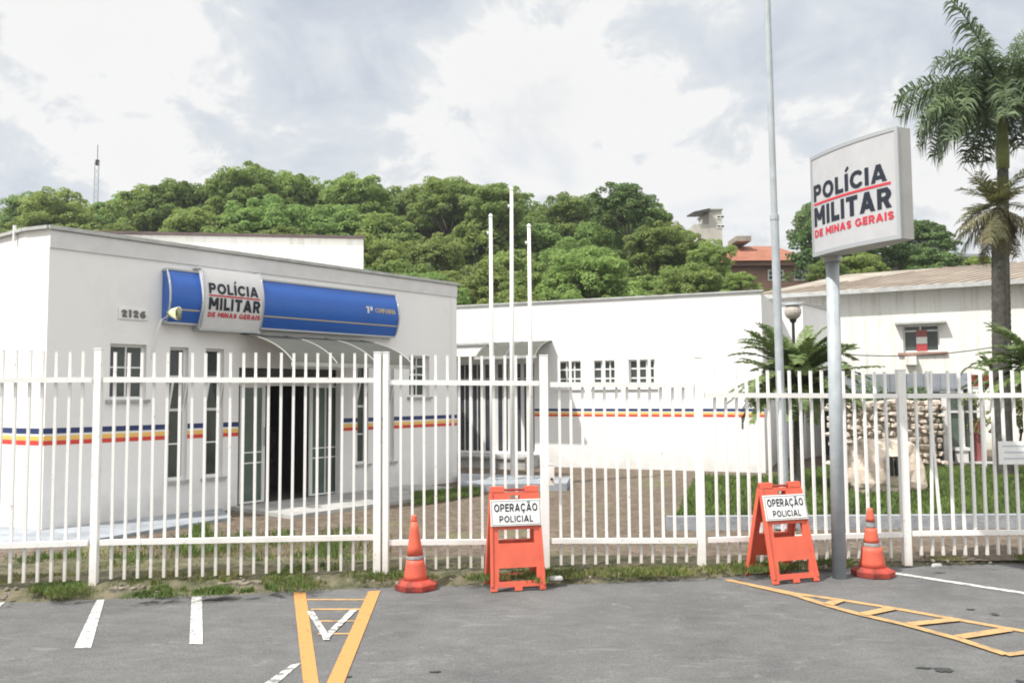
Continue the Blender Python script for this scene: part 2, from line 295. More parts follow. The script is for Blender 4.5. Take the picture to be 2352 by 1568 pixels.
def tag(o, label=None, cat=None, group=None, kind=None):
    for k, v in (('label', label), ('category', cat), ('group', group), ('kind', kind)):
        if v: o[k] = v
    return o
def thing(name, label, cat, loc=(0, 0, 0), group=None, rz=0):
    o = bpy.data.objects.new(name, None); COL.objects.link(o); o.location = loc; o.rotation_euler = (0, 0, rz); o.empty_display_size = .2
    return tag(o, label, cat, group)
def wthing(name, label, cat, fr, group=None):     # thing whose local axes follow a wall frame (x along, y out, z up)
    o = thing(name, label, cat, (fr.a.x, fr.a.y, 0), group)
    # keep a right-handed local frame: x along wall, y = z cross x
    o.rotation_euler = (0, 0, math.atan2(fr.d.y, fr.d.x)); return o
def struct(mb, name, m, smooth=False): return tag(mb.build(name, m, smooth=smooth), kind='structure')
def link_copy(o, parent=None):
    c = o.copy(); COL.objects.link(c); c.parent = parent
    for ch in list(o.children): link_copy(ch, c)
    return c
def _arc(cx, cy, rx, ry, a0, a1, n=14): return [(cx+rx*math.cos(R(a0+(a1-a0)*k/n)), cy+ry*math.sin(R(a0+(a1-a0)*k/n))) for k in range(n+1)]
def glyph(ch, h):
    """bold block letter, cap height 1: (width, [straight strokes], [round strokes]) with half stroke h"""
    b = ch; acc = ''
    if ch in 'ÍÇÃ': b = {'Í': 'I', 'Ç': 'C', 'Ã': 'A'}[ch]; acc = ch
    S = []; Q = []; w_ = .7; T = 1-h
    if b == 'P': w_ = .72; S = [((h, 0), (h, 1)), ((h, T), (.40, T)), ((h, .44), (.40, .44))]; Q = [_arc(w_-h-.20, (T+.44)/2, .20, (T-.44)/2, -90, 90)]
    elif b == 'R': w_ = .76; S = [((h, 0), (h, 1)), ((h, T), (.42, T)), ((h, .46), (.42, .46)), ((.40, .46), (w_-h*1.1, 0))]; Q = [_arc(w_-h-.22, (T+.46)/2, .20, (T-.46)/2, -90, 90)]
    elif b == 'O': w_ = .92; Q = [_arc(w_/2, .5, w_/2-h, .5-h, 0, 360, 32)]
    elif b == 'C': w_ = .84; Q = [_arc(.46, .5, .46-h, .5-h, 50, 310, 28)]
    elif b == 'G': w_ = .90; Q = [_arc(.46, .5, .46-h, .5-h, 50, 330, 28)]; S = [((w_-h, .15), (w_-h, .42)), ((.52, .45), (w_-h, .45))]
    elif b == 'D': w_ = .82; S = [((h, 0), (h, 1)), ((h, T), (.36, T)), ((h, h), (.36, h))]; Q = [_arc(.36, .5, w_-h-.36, .5-h, -90, 90, 18)]
    elif b == 'L': w_ = .60; S = [((h, 0), (h, 1)), ((h, h), (w_, h))]
    elif b == 'I': w_ = 2*h; S = [((h, 0), (h, 1))]
    elif b == 'A': w_ = .90; S = [((h, 0), (.45, 1)), ((w_-h, 0), (.45, 1)), ((.24, .28), (.66, .28))]
    elif b == 'M': w_ = .96; S = [((h, 0), (h, 1)), ((w_-h, 0), (w_-h, 1)), ((h, .98), (w_/2, .32)), ((w_-h, .98), (w_/2, .32))]
    elif b == 'N': w_ = .82; S = [((h, 0), (h, 1)), ((w_-h, 0), (w_-h, 1)), ((h, .96), (w_-h, .04))]
    elif b == 'T': w_ = .74; S = [((w_/2, 0), (w_/2, 1)), ((0, T), (w_, T))]
    elif b == 'E': w_ = .64; S = [((h, 0), (h, 1)), ((h, T), (w_, T)), ((h, h), (w_, h)), ((h, .5), (w_*.92, .5))]
    elif b == 'H': w_ = .80; S = [((h, 0), (h, 1)), ((w_-h, 0), (w_-h, 1)), ((h, .5), (w_-h, .5))]
    elif b == 'S': w_ = .68; r = .25-h*.5; Q = [_arc(.34, T-r, .34-h, r, 40, 270) + _arc(.34, h+r, .34-h, r, 90, -140)]
    elif b == '1': w_ = .36; S = [((.36-h, 0), (.36-h, 1)), ((.05, .78), (.36-h, .93))]
    elif b == '2': w_ = .64; Q = [_arc(.32, .70, .32-h, .30-h, 165, -35)]; S = [((.32+(.32-h)*.8, .60), (h*1.2, h)), ((h, h), (w_, h))]
    elif b == '6': w_ = .68; Q = [_arc(.34, .32, .34-h, .32-h, 0, 360, 24), _arc(.60, .40, .60-h, .60-h, 180, 105)]
    elif b == 'ª': w_ = .34; Q = [_arc(.17, .78, .10, .12, 0, 360, 12)]; S = [((.30, .66), (.30, .9)), ((.02, .5), (.32, .5))]
    elif b == ' ': w_ = .30
    if acc == 'Í': S.append(((h*.6, 1.12), (h*2.3, 1.34)))
    if acc == 'Ç': Q.append([(.48, -.02), (.54, -.12), (.42, -.2)])
    if acc == 'Ã': Q.append([(.22, 1.12), (.34, 1.20), (.52, 1.12), (.66, 1.20)])
    return w_, S, Q, bool(acc)
def text_runs(s, h=.105, ny=44):
    y0, y1 = -.26, 1.40; st = (y1-y0)/ny; runs = []; x = 0.
    ys = y0+(np.arange(ny)+.5)*st
    for ch in s:
        w_, S, Q, acc = glyph(ch, h)
        xs = np.arange(-.02, w_+(.13 if acc else .03), st*.9); X, Y = np.meshgrid(xs, ys); ins = np.zeros_like(X, bool)
        for (a, b) in S:
            hh = h if a[1] < 1.05 else h*.75; d = np.array(b)-np.array(a); L_ = math.hypot(*d); d = d/L_; t = (X-a[0])*d[0]+(Y-a[1])*d[1]; q = abs(-(X-a[0])*d[1]+(Y-a[1])*d[0]); e = h*.9 if b[1] in (0, 1) or a[1] in (0, 1) else 0
            m_ = (q <= hh) & (t >= -e) & (t <= L_+e)
            if a[1] < 1.05: m_ &= (Y >= 0) & (Y <= 1)
            ins |= m_
        for pl_ in Q:
            hh = h if pl_[0][1] < 1.05 and pl_[0][1] > -.01 else h*.6
            for a, b in zip(pl_[:-1], pl_[1:]):
                dx, dy = b[0]-a[0], b[1]-a[1]; L2 = dx*dx+dy*dy; t = np.clip(((X-a[0])*dx+(Y-a[1])*dy)/L2, 0, 1); ins |= (X-a[0]-t*dx)**2+(Y-a[1]-t*dy)**2 <= hh*hh
        ins &= (X >= 0) & (X <= (w_+.1 if acc else w_))
        for r in range(ny):
            row = ins[r]; k = 0
            while k < len(row):
                if row[k]:
                    k2 = k
                    while k2+1 < len(row) and row[k2+1]: k2 += 1
                    runs.append((x+xs[k]-st*.45, x+xs[k2]+st*.45, ys[r]-st/2, ys[r]+st/2)); k = k2+1
                else: k += 1
        x += w_+.13
    return runs
def put_text(mb, s, fmap, bold=.105, ny=44):      # fmap(x01,y01) -> point; the block of lettering fills 0..1 both ways
    rn = text_runs(s, bold if bold > .06 else .105, ny); x0 = min(r[0] for r in rn); x1 = max(r[1] for r in rn); y0 = min(r[2] for r in rn); y1 = max(r[3] for r in rn); u = lambda x: (x-x0)/(x1-x0); v = lambda y: (y-y0)/(y1-y0)
    for a, b, c, d in rn:
        mb.quad(fmap(u(a), v(c)), fmap(u(b), v(c)), fmap(u(b), v(d)), fmap(u(a), v(d)))

# wall with rectangular openings, in local frame coordinates (x along, y: 0 outer face .. +th*sgn inward, z up)
def wall_mb(mb, x0, x1, z0, z1, ops, th, sgn):
    xs = sorted({x0, x1, *[o[0] for o in ops], *[o[1] for o in ops]}); zs = sorted({z0, z1, *[o[2] for o in ops], *[o[3] for o in ops]})
    xs = [x for x in xs if x0 <= x <= x1]; zs = [z for z in zs if z0 <= z <= z1]
    def hole(i, k):
        if i < 0 or k < 0 or i >= len(xs)-1 or k >= len(zs)-1: return True
        cx = (xs[i]+xs[i+1])/2; cz = (zs[k]+zs[k+1])/2
        return any(o[0] < cx < o[1] and o[2] < cz < o[3] for o in ops)
    ya, yb = 0, th*sgn
    for i in range(len(xs)-1):
        for k in range(len(zs)-1):
            if hole(i, k): continue
            a, b, c, d = xs[i], xs[i+1], zs[k], zs[k+1]
            mb.quad((a, ya, c), (b, ya, c), (b, ya, d), (a, ya, d)); mb.quad((a, yb, c), (a, yb, d), (b, yb, d), (b, yb, c))
            if hole(i-1, k): mb.quad((a, ya, c), (a, ya, d), (a, yb, d), (a, yb, c))
            if hole(i+1, k): mb.quad((b, ya, c), (b, yb, c), (b, yb, d), (b, ya, d))
            if hole(i, k-1): mb.quad((a, ya, c), (a, yb, c), (b, yb, c), (b, ya, c))
            if hole(i, k+1): mb.quad((a, ya, d), (b, ya, d), (b, yb, d), (a, yb, d))
def window(parent, x0, x1, z0, z1, yin, sgn, cols, rows, glass='glass', fw=.04, mw=.022, name='window'):
    """frame ring + muntins (mesh 'window'), pane child; yin = distance behind the outer face"""
    mb = MB(); ya, yb = (yin-.02)*sgn, (yin+.03)*sgn
    for a, b, c, d in ((x0, x0+fw, z0, z1), (x1-fw, x1, z0, z1), (x0+fw, x1-fw, z0, z0+fw), (x0+fw, x1-fw, z1-fw, z1)): mb.bx(a, b, ya, yb, c, d)
    for x in cols: mb.bx(x0+(x1-x0)*x-mw/2, x0+(x1-x0)*x+mw/2, ya+.004*sgn, yb-.004*sgn, z0+fw, z1-fw)
    for z in rows: mb.bx(x0+fw, x1-fw, ya+.007*sgn, yb-.007*sgn, z0+(z1-z0)*z-mw/2, z0+(z1-z0)*z+mw/2)
    f = mb.build(name, M['frame'], parent)
    g = MB(); g.bx(x0+fw*.4, x1-fw*.4, (yin+.0)*sgn, (yin+.008)*sgn, z0+fw*.4, z1-fw*.4); g.build('pane', M[glass], f)
    return f

# ================================================================ GROUND
def V(p): return (p.x, p.y, p.z) if isinstance(p, Vector) else tuple(p)
g = MB(); g.poly([(-600, -60, -.06), (600, -60, -.06), (600, 900, -.06), (-600, 900, -.06)]); struct(g, 'ground', M['earth'])
KERB = [(-900, 1412), (0, 1384), (500, 1366), (900, 1347), (1350, 1340), (1700, 1322), (1950, 1304), (2352, 1291), (3300, 1268)]
kp = [G(u, v, 0) for u, v in KERB]
g = MB(); near = [(p.x*1.0, -8, 0) for p in kp]
for i in range(len(kp)-1): g.quad(near[i], near[i+1], V(kp[i+1]), V(kp[i]))
struct(g, 'asphalt_car_park', M['asphalt'])
# dirt verge between asphalt and fence, lumpy
def kline(x):
    for a, b in zip(kp[:-1], kp[1:]):
        if a.x <= x <= b.x: return a.y + (b.y-a.y)*(x-a.x)/(b.x-a.x)
    return kp[0].y if x < kp[0].x else kp[-1].y
nx = 420; ny = 16; g = MB(); x0, x1 = -8.2, 12.5
import mathutils.noise as mn
def verge_z(x, t):                                # t 0 at the asphalt, 1 at the yard
    edge = min(1, t*4.5); k_ = 1-.75*max(0, min(1, (x-.8)/2.2)); b = .075*edge*k_
    return b + k_*(.035*mn.noise(Vector((x*1.7, t*2, 0))) + .03*mn.noise(Vector((x*6, t*7, 3))))*min(1, t*6)*(1 if t < .8 else (1-t)*5) - .012*(1-edge)
for j in range(ny+1):
    for i in range(nx+1):
        x = x0 + (x1-x0)*i/nx; ya = kline(x) - .03 + .05*mn.noise(Vector((x*2.3, 0, 9))); yb = 8.8; t = j/ny
        g.v.append((x, ya + (yb-ya)*t, verge_z(x, t)))
for j in range(ny):
    for i in range(nx): k = j*(nx+1)+i; g.f.append((k, k+1, k+nx+2, k+nx+1)); g.mi.append(0)
struct(g, 'dirt_verge', M['dirt'], smooth=True)
g = MB(); g.poly([(-30, 8.6, .03), (40, 8.6, .03), (40, 60, .045), (-30, 60, .045)]); struct(g, 'yard_paving', M['pavers'])

# ---- painted markings
def strip(mb, pts, z=.005):
    mb.poly([V(G(u, v, z)) for u, v in pts])
def line(mb, a, b, wpx, z=.005):
    A = G(*a, z); B = G(*b, z); d = (B-A).normalized(); n = Vector((-d.y, d.x, 0))*wpx/2
    mb.poly([A-n, B-n, B+n, A+n])
def marking(name, build, m): mb = MB(); build(mb); o = mb.build(name, m); tag(o, kind='structure'); return o
marking('parking_line_marking', lambda b: strip(b, [(222, 1376), (240, 1376), (209, 1487), (170, 1487)]), M['markw'])
marking('parking_line_marking', lambda b: strip(b, [(440, 1369), (464, 1369), (466, 1478), (435, 1478)]), M['markw'])
marking('parking_line_marking', lambda b: strip(b, [(-6, 1384), (12, 1381), (-40, 1430), (-70, 1430)]), M['markw'])
marking('worn_dash_marking', lambda b: strip(b, [(668, 1526), (690, 1522), (600, 1600), (560, 1600)]), M['markw_worn'])
def yv(b):
    strip(b, [(674, 1359), (702, 1359), (748, 1700), (706, 1700)]); strip(b, [(846, 1357), (874, 1355), (716, 1700), (672, 1700)][:2] + [(789, 1540), (706, 1700), (665, 1700), (750, 1568)])
marking('yellow_chevron_marking', lambda b: strip(b, [(674, 1359), (702, 1359), (733, 1572), (742, 1640), (706, 1640), (697, 1572)]), M['marky'])
marking('yellow_chevron_marking', lambda b: strip(b, [(846, 1357), (874, 1355), (788, 1572), (752, 1640), (716, 1640), (748, 1572)], .0065), M['marky'])
for ua, ub, v, wd in ((704, 842, 1376, .045), (714, 832, 1398, .05), (726, 820, 1425, .035), (730, 808, 1454, .035)):
    marking('yellow_rung_marking', lambda b: line(b, (ua, v), (ub, v), wd, .004), M['marky_worn'])
marking('worn_white_arrow_marking', lambda b: (line(b, (712, 1402), (746, 1456), .05, .0075), line(b, (812, 1400), (752, 1458), .055, .0085)), M['markw_worn'])
marking('worn_white_arrow_tip_marking', lambda b: strip(b, [(738, 1454), (762, 1453), (757, 1468), (742, 1468)], .0095), M['markw_worn'])
def src3(x, y): return ((2400+x/1.96)*.65333, (1950+y/1.96)*.65333)
def pl(b, pts, wd, z):
    for p, q in zip(pts[:-1], pts[1:]): line(b, src3(*p), src3(*q), wd, z); z += .0006
marking('yellow_hatched_island_marking', lambda b: pl(b, [(300, 168), (760, 262), (1060, 303), (1440, 362), (1880, 440), (2250, 505), (2700, 580)], .075, .0045), M['marky_worn'])
marking('yellow_hatched_island_marking', lambda b: pl(b, [(470, 205), (760, 270), (1000, 345), (1240, 410), (1540, 478), (1900, 575), (2230, 682)], .075, .0085), M['marky_worn'])
marking('yellow_hatched_island_marking', lambda b: pl(b, [(2225, 684), (2360, 668), (2600, 640)], .06, .0125), M['marky_worn'])
for p, q in (((1000, 338), (1085, 306)), ((1240, 406), (1440, 364)), ((1560, 474), (1880, 441)), ((1900, 562), (2240, 510))):
    marking('yellow_rung_marking', lambda b: line(b, src3(*p), src3(*q), .09, .014), M['marky_worn'])
marking('white_bay_line_marking', lambda b: line(b, src3(1450, 122), src3(2800, 330), .085, .005), M['markw'])
def blob(name, u, v, ru, rv, m, z=.006, seed=0):
    b = MB(); rr = random.Random(seed); c = G(u, v, z); ex = (G(u+ru, v, z)-c).length; ey = abs(G(u, v-rv, z).y-c.y)
    b.poly([(c.x+ex*math.cos(a)*q, c.y+ey*math.sin(a)*q, z) for a, q in ((k*2*math.pi/18, rr.uniform(.55, 1.05)) for k in range(18))]); tag(b.build(name, m), kind='structure')
blob('tar_patch', 2166, 1537, 26, 7, M['patch'], seed=1); blob('tar_patch', 2120, 1532, 22, 2.5, M['patch'], seed=2); blob('tar_patch', 2284, 1409, 10, 4, M['patch'], seed=3)
blob('tar_patch', 2350, 1564, 16, 6, M['patch'], seed=4); blob('tar_patch', 1000, 1541, 16, 2.5, M['patch'], seed=5); blob('tar_patch', 800, 1552, 10, 2.5, M['patch'], seed=6)
blob('tar_patch', 2230, 1398, 14, 2, M['patch'], seed=8)

# ================================================================ POLICE STATION
fA = Frame(G(95, 1230), G(1050, 1110))
print('A', fA.a, fA.b, fA.L)
HA = (fA.on(112, 527)[1] + fA.on(1050, 655)[1])/2; print('HA', fA.on(112, 525), fA.on(1050, 655))
BA = wthing('police_station', 'white single-storey police station with blue sign band and striped walls behind the fence', 'building', fA)
def so_(u0, u1, v0, v1, n=0., fr=None):
    fr = fr or fA; um = (u0+u1)/2; vm = (v0+v1)/2
    return (fr.on(u0, vm, n)[0], fr.on(u1, vm, n)[0], fr.on(um, v1, n)[1], fr.on(um, v0, n)[1])
opsA = {'w1': so_(252, 336, 790, 917), 's1': so_(388, 431, 797, 1102), 's2': so_(471, 513, 800, 1096), 'door': so_(547, 784, 846, 1163), 's3': so_(821, 846, 822, 1066), 's4': so_(886, 905, 824, 1060), 'w2': so_(940, 986, 817, 911)}
d_ = opsA['door']; opsA['door'] = (d_[0], d_[1], .06, d_[3])
s_ = opsA['s2']; opsA['s2'] = (s_[0], s_[1], opsA['s1'][2], opsA['s1'][3]); opsA['s3'] = opsA['s3'][:2] + opsA['s1'][2:]; opsA['s4'] = opsA['s4'][:2] + opsA['s1'][2:]
print(opsA)
inv = Matrix.Rotation(-math.atan2(fA.d.y, fA.d.x), 4, 'Z') @ Matrix.Translation(-fA.a)
loc = lambda p: inv @ Vector(p)
mb = MB(); wall_mb(mb, 0, fA.L, 0, HA, list(opsA.values()), .16, 1)
# left faces
e = Vector((-.926, .378, 0)); c_ = fA.a + e*.46; e2 = Vector((-.80, .60, 0)); c2 = c_ + e2*6; b2 = fA.b - Vector((.78*0, 0, 0)) + Vector((-.80, .60, 0))*3.0; 
def vwall(mb, p, q, z0, z1, th=.16):              # world points, thickness to the right of p->q direction (inward)
    p = Vector(p); q = Vector(q); d = (q-p).normalized(); n = Vector((-d.y, d.x, 0))*th
    mb.hexa([loc((a.x, a.y, z)) for a in (p, p+n, q, q+n) for z in (z0, z1)][0:2] + [loc((a.x, a.y, z)) for a in (p+n, q, q+n) for z in (z0, z1)])
vwall(mb, c_, fA.a, 0, HA); vwall(mb, c2, c_, 0, HA); vwall(mb, fA.b, b2, 0, HA); vwall(mb, b2, c2, 0, HA)
mb.poly([loc((p.x, p.y, HA-.35)) for p in (c2 + Vector((.1, 0, 0)), c_+Vector((.08, .1, 0)), fA.a+Vector((0, .12, 0)), fA.b+Vector((-.12, .02, 0)), b2)])
mb.poly([loc((p.x, p.y, .055)) for p in (c2, c_, fA.a, fA.b, b2)])
wallA = mb.build('wall', M['wall'], BA)
# coping
mb = MB(); mb.bx(.0, fA.L, -.022, -.0, HA-.24, HA-.02); mb.build('parapet_band', mat('parapet_band', (.60, .60, .61), .75, var=.1), BA)  # moulding strip; its greyer colour stands in for the shadow under the coping
mb = MB(); mb.bx(-.02, fA.L+.05, -.05, .2, HA, HA+.05)
def cop(p, q):
    p = Vector(p); q = Vector(q); d = (q-p).normalized(); n = Vector((-d.y, d.x, 0)); mb.hexa([loc((a.x, a.y, z)) for a in (p-n*.05, p+n*.2, q-n*.05, q+n*.2) for z in (HA+.003, HA+.047)])
cop(c_, fA.a); cop(c2, c_); cop(fA.b, b2); mb.build('coping', M['coping'], BA)
# taller volume behind the roof
pa, pb = P(60, 534, 17.0), P(835, 549, 17.6); zt = (pa.z+pb.z)/2
mb = MB(); d = (pb-pa); d.z = 0; d.normalize(); n = Vector((-d.y, d.x, 0))
for za, zb, gr in ((2.6, pa.z, 0),):
    vd = Vector((pb.x, pb.y, 0)).normalized(); vd = (vd + Vector((-.02, 0, 0))).normalized(); q = [pa, pb, pb+vd*4, pa+n*4]; mb.prism([loc((p.x, p.y, za)) for p in q], [loc((p.x, p.y, (pa.z if k in (0, 3) else pb.z))) for k, p in enumerate(q)])
wt = mb.build('water_tank_block', M['walls2'], BA)
mb = MB(); q = [pa-d*.05-n*.05, pb+d*.03-n*.05, pb+vd*4, pa-d*.05+n*4]
mb.prism([loc((p.x, p.y, (pa.z if k in (0, 3) else pb.z)+.004)) for k, p in enumerate(q)], [loc((p.x, p.y, (pa.z if k in (0, 3) else pb.z)+.06)) for k, p in enumerate(q)]); mb.build('block_coping', M['dark_coping'], wt)
# stripes (A face, left face)
def stripes(par, x0, x1, skip, zb, to=lambda x, y, z: (x, y, z), scale=1., dk='navy'):
    for k, (za, zc, m) in enumerate(((zb-.035*scale, zb+.035*scale, dk), (zb-.12*scale, zb-.065*scale, 'yellow'), (zb-.18*scale, zb-.125*scale, 'red'))):
        x = x0; segs = []
        for a, b in sorted(skip) + [(x1, x1)]:
            if a > x: segs.append((x, min(a, x1)))
            x = max(x, b)
        for a, b in segs:
            mb = MB(); p = [to(q, yy, z) for q in (a, b) for yy in (.001, -.004) for z in (za, zc)]; mb.hexa([Vector(t) for t in p]); mb.build('painted_stripe', M[m], par)
zsA = (fA.on(120, 988)[1] + fA.on(980, 959)[1])/2; print('zsA', fA.on(120, 988), fA.on(980, 959))
stripes(BA, 0, fA.L, [o[:2] for o in (opsA['s1'], opsA['s2'], opsA['door'], opsA['s3'], opsA['s4'])], zsA)
for p, q in ((c_, fA.a), (c2, c_)):
    dd = (fA.a-c_).normalized() if q is fA.a else (c_-c2).normalized(); L_ = .46 if q is fA.a else 6; nn = Vector((-dd.y, dd.x, 0)); pp = p
    stripes(BA, 0, L_, [], zsA, to=lambda x, y, z: loc(pp + dd*x + nn*y + Vector((0, 0, z))))
# windows
for k, (cols, rows) in {'w1': ((.5,), (.40, .58)), 's1': ((), (.27, .52, .78)), 's2': ((), (.27, .52, .78)), 's3': ((), (.27, .52, .78)), 's4': ((), (.27, .52, .78)), 'w2': ((.5,), (.35, .55))}.items():
    o = opsA[k]; fr = window(BA, o[0], o[1], o[2], o[3], .10, 1, cols, rows)
    sb = MB(); sb.bx(o[0]-.05, o[1]+.05, -.05, .0, o[2]-.04, o[2]-.002); sb.build('window_sill', M['concrete'], BA)
    if k[0] == 's' or k == 'w2':                  # open hopper sash tilted out
        sb = MB(); mm = Matrix.Translation(((o[0]+o[1])/2, .09, o[2]+(o[3]-o[2])*.52)) @ Matrix.Rotation(R(16), 4, 'X'); h = (o[3]-o[2])*.25; ww = (o[1]-o[0])*.84
        sb.bx(-ww/2, ww/2, -.012, .012, 0, .03, mm); sb.bx(-ww/2, ww/2, -.012, .012, h-.03, h, mm); sb.bx(-ww/2, -ww/2+.025, -.012, .012, .03, h-.03, mm); sb.bx(ww/2-.025, ww/2, -.012, .012, .03, h-.03, mm)
        sb.build('hopper_sash', M['frame'], fr)
# entrance: door screens recessed
dr = opsA['door']; REC = .22
def screen(name, u0, u1, glass, mull, parent=BA, leaf=False):
    x0 = fA.on(u0, 1000, -REC)[0]; x1 = fA.on(u1, 1000, -REC)[0]; z0, z1 = .07, dr[3]-.28
    return window(parent, x0, x1, z0, z1, REC, 1, mull, (.34, .43), glass, .03, .022, name)
screen('door', 549, 604, 'gglass', ()); d2 = screen('door', 713, 781, 'gglass', (.48,))
h = MB(); xh = fA.on(604, 1000, -REC)[0]-.02; h.tube([(xh, REC-.07, .95), (xh, REC-.07, 1.25)], .012, 6); h.build('handle', M['alu'], d2)
mb = MB(); mb.bx(dr[0], dr[1], REC-.02, REC+.02, dr[3]-.28, dr[3]-.22); x = fA.on(604, 1000, -REC)[0]; mb.bx(x, x+.03, REC-.015, REC+.015, .07, dr[3]-.28); x = fA.on(713, 1000, -REC)[0]; mb.bx(x-.03, x, REC-.015, REC+.015, .07, dr[3]-.28)
mb.build('door_frame', M['frame'], BA)
mb = MB(); mb.bx(dr[0], dr[1], REC-.005, REC+.005, dr[3]-.22, dr[3]); mb.build('transom_glass', M['dark'], BA)
# dim hall behind the open door
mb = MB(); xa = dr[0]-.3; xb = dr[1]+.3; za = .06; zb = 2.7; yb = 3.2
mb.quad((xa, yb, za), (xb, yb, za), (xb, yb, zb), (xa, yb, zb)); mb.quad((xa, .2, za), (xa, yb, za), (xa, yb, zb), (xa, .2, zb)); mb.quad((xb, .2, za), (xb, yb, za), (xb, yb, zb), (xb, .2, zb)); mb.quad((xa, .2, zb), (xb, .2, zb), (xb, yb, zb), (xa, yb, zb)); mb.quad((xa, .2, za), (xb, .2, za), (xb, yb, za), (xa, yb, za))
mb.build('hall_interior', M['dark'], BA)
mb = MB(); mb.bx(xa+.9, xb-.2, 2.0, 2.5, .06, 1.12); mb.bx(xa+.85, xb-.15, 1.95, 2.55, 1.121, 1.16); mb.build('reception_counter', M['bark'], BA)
# beige jamb wall right of the doors
o = opsA['s3']; mb = MB(); mb.bx(dr[1]+.001, o[0]-.03, -.012, 0, .06, dr[3]+.0); mb.build('door_surround', M['beige'], BA) if False else None
# arched canopy
def canopy(par, fr_on, u0w, u1w, vtop, vfront, depth, name='canopy', zt=None, zf=None, x0=None, x1=None, nrib=4):
    n = 14; mb = MB(); prof = []
    for k in range(n+1):
        t = k/n; prof.append((-depth*math.sin(t*math.pi/2)*(.55) - depth*.45*t, zt - (zt-zf)*(1-math.cos(t*math.pi/2))*.6 - (zt-zf)*.4*t))
    for k in range(n):
        (ya, za), (yb, zb) = prof[k], prof[k+1]; mb.hexa([(x, y, z) for x in (x0, x1) for y, z in ((ya, za), (ya, za+.008))] [0:2] + [(x0, yb, zb), (x0, yb, zb+.008), (x1, ya, za), (x1, ya, za+.008), (x1, yb, zb), (x1, yb, zb+.008)])
    c = mb.build(name, M['canopy'], par)
    for k in range(nrib):
        xr = x0+.02 + (x1-x0-.04)*k/(nrib-1); r = MB(); r.tube([(xr, y, z+.010) for y, z in prof], .011, 6); r.build('canopy_rib', M['rib'], c)
    r = MB(); r.bx(x0-.02, x1+.02, -depth-.03, -depth, zf-.045, zf+.015); r.build('front_beam', M['coping'], c); return c
xa = fA.on(552, 770)[0]; xb = fA.on(830, 785)[0]; ztA = fA.on(565, 768)[1]; zfA = fA.on(690, 834, 1.35)[1]; print('canopy', xa, xb, ztA, zfA)
canopy(BA, None, 0, 0, 0, 0, 1.35, zt=ztA, zf=zfA, x0=xa, x1=xb)
# entrance platform and apron
mb = MB(); x0 = fA.on(545, 1000)[0]; x1 = fA.on(905, 1000)[0]; mb.bx(x0-.1, x1+.5, -1.55, -.004, .0, .085); mb.build('entrance_platform', M['concrete'], BA)
# sign band: curved blue fascia and white box
def prof_y(t, base, bulge): return -(base + bulge*math.sin(math.pi*(.08+.84*t)))
def band(mb, x0, x1, z0, z1, base, bulge, n=16):
    pr = [(prof_y(k/n, base, bulge), z0+(z1-z0)*k/n) for k in range(n+1)]
    for k in range(n): mb.quad((x0, *pr[k]), (x1, *pr[k]), (x1, *pr[k+1]), (x0, *pr[k+1]))
    for x in (x0, x1): mb.poly([(x, -.01, z0)] + [(x, y, z) for y, z in pr] + [(x, -.01, z1)])
    mb.quad((x0, -.01, z0), (x1, -.01, z0), (x1, *pr[0]), (x0, *pr[0])); mb.quad((x0, -.01, z1), (x1, -.01, z1), (x1, *pr[-1]), (x0, *pr[-1]))
SB = wthing('facade_sign', 'long curved blue sign band with white lettered panel fixed over the station entrance', 'sign', fA)
b0 = fA.on(392, 680, .25)[0]; b1 = fA.on(917, 730, .25)[0]
zt_ = (fA.on(395, 617, .2)[1] + fA.on(915, 681, .2)[1])/2; zb_ = (fA.on(395, 738, .2)[1] + fA.on(915, 772, .2)[1])/2; print('band', fA.on(395, 617, .2), fA.on(915, 681, .2), fA.on(395, 738, .2), fA.on(915, 772, .2))
mb = MB(); band(mb, b0, b1, zb_, zt_, .10, .14); mb.build('blue_band', M['blue'], SB)
mb = MB()
for x in (b0, b1):
    pr = [(x, prof_y(k/16, .105, .145), zb_+(zt_-zb_)*k/16) for k in range(17)]; mb.tube([(x, -.01, zb_)] + pr + [(x, -.01, zt_)], .016, 6)
mb.bx(b0, b1, prof_y(1, .10, .14)-.012, -.01, zt_+.002, zt_+.03); mb.bx(b0, b1, prof_y(0, .10, .14)-.012, -.01, zb_-.03, zb_-.002); mb.build('trim', M['alu'], SB)
tl = (758-722)/(758-640)
mb = MB()
for x0, x1 in ((b0+.08, fA.on(470, 680, .3)[0]-.02), (fA.on(610, 690, .3)[0]+.03, b1-.02)):
    for k in (0, 1):
        t0 = .225+.018*k*0; y0, y1 = prof_y(t0, .10, .14)-.004, prof_y(t0+.028, .10, .14)-.004; z0, z1 = zb_+(zt_-zb_)*t0, zb_+(zt_-zb_)*(t0+.028)
    mb.quad((x0, y0, z0), (x1, y0, z0), (x1, y1, z1), (x0, y1, z1))
mb.build('gold_line', M['gold'], SB)
def bandmap(x0, x1, t0, t1, base, bulge, z0, z1, off=.008):
    def f(a, b): t = t0+(t1-t0)*b; return (x0+(x1-x0)*a, prof_y(t, base, bulge)-off, z0+(z1-z0)*t)
    return f
mb = MB(); put_text(mb, '1ª', bandmap(fA.on(846, 710, .3)[0], fA.on(861, 710, .3)[0], .50, .66, .10, .14, zb_, zt_), .1, 20); mb.build('lettering', M['signwhite'], SB)
mb = MB(); put_text(mb, 'COMPANHIA', bandmap(fA.on(867, 710, .3)[0], fA.on(913, 712, .3)[0], .52, .64, .10, .14, zb_, zt_), .1, 22); mb.build('lettering', M['gold'], SB)
w0 = fA.on(476, 690, .38)[0]; w1 = fA.on(610, 690, .38)[0]; wt_ = fA.on(540, 622, .3)[1]; wb_ = fA.on(540, 757, .3)[1]
mb = MB(); band(mb, w0, w1, wb_, wt_, .18, .13); wp = mb.build('white_panel', M['signwhite'], SB)
mb = MB()
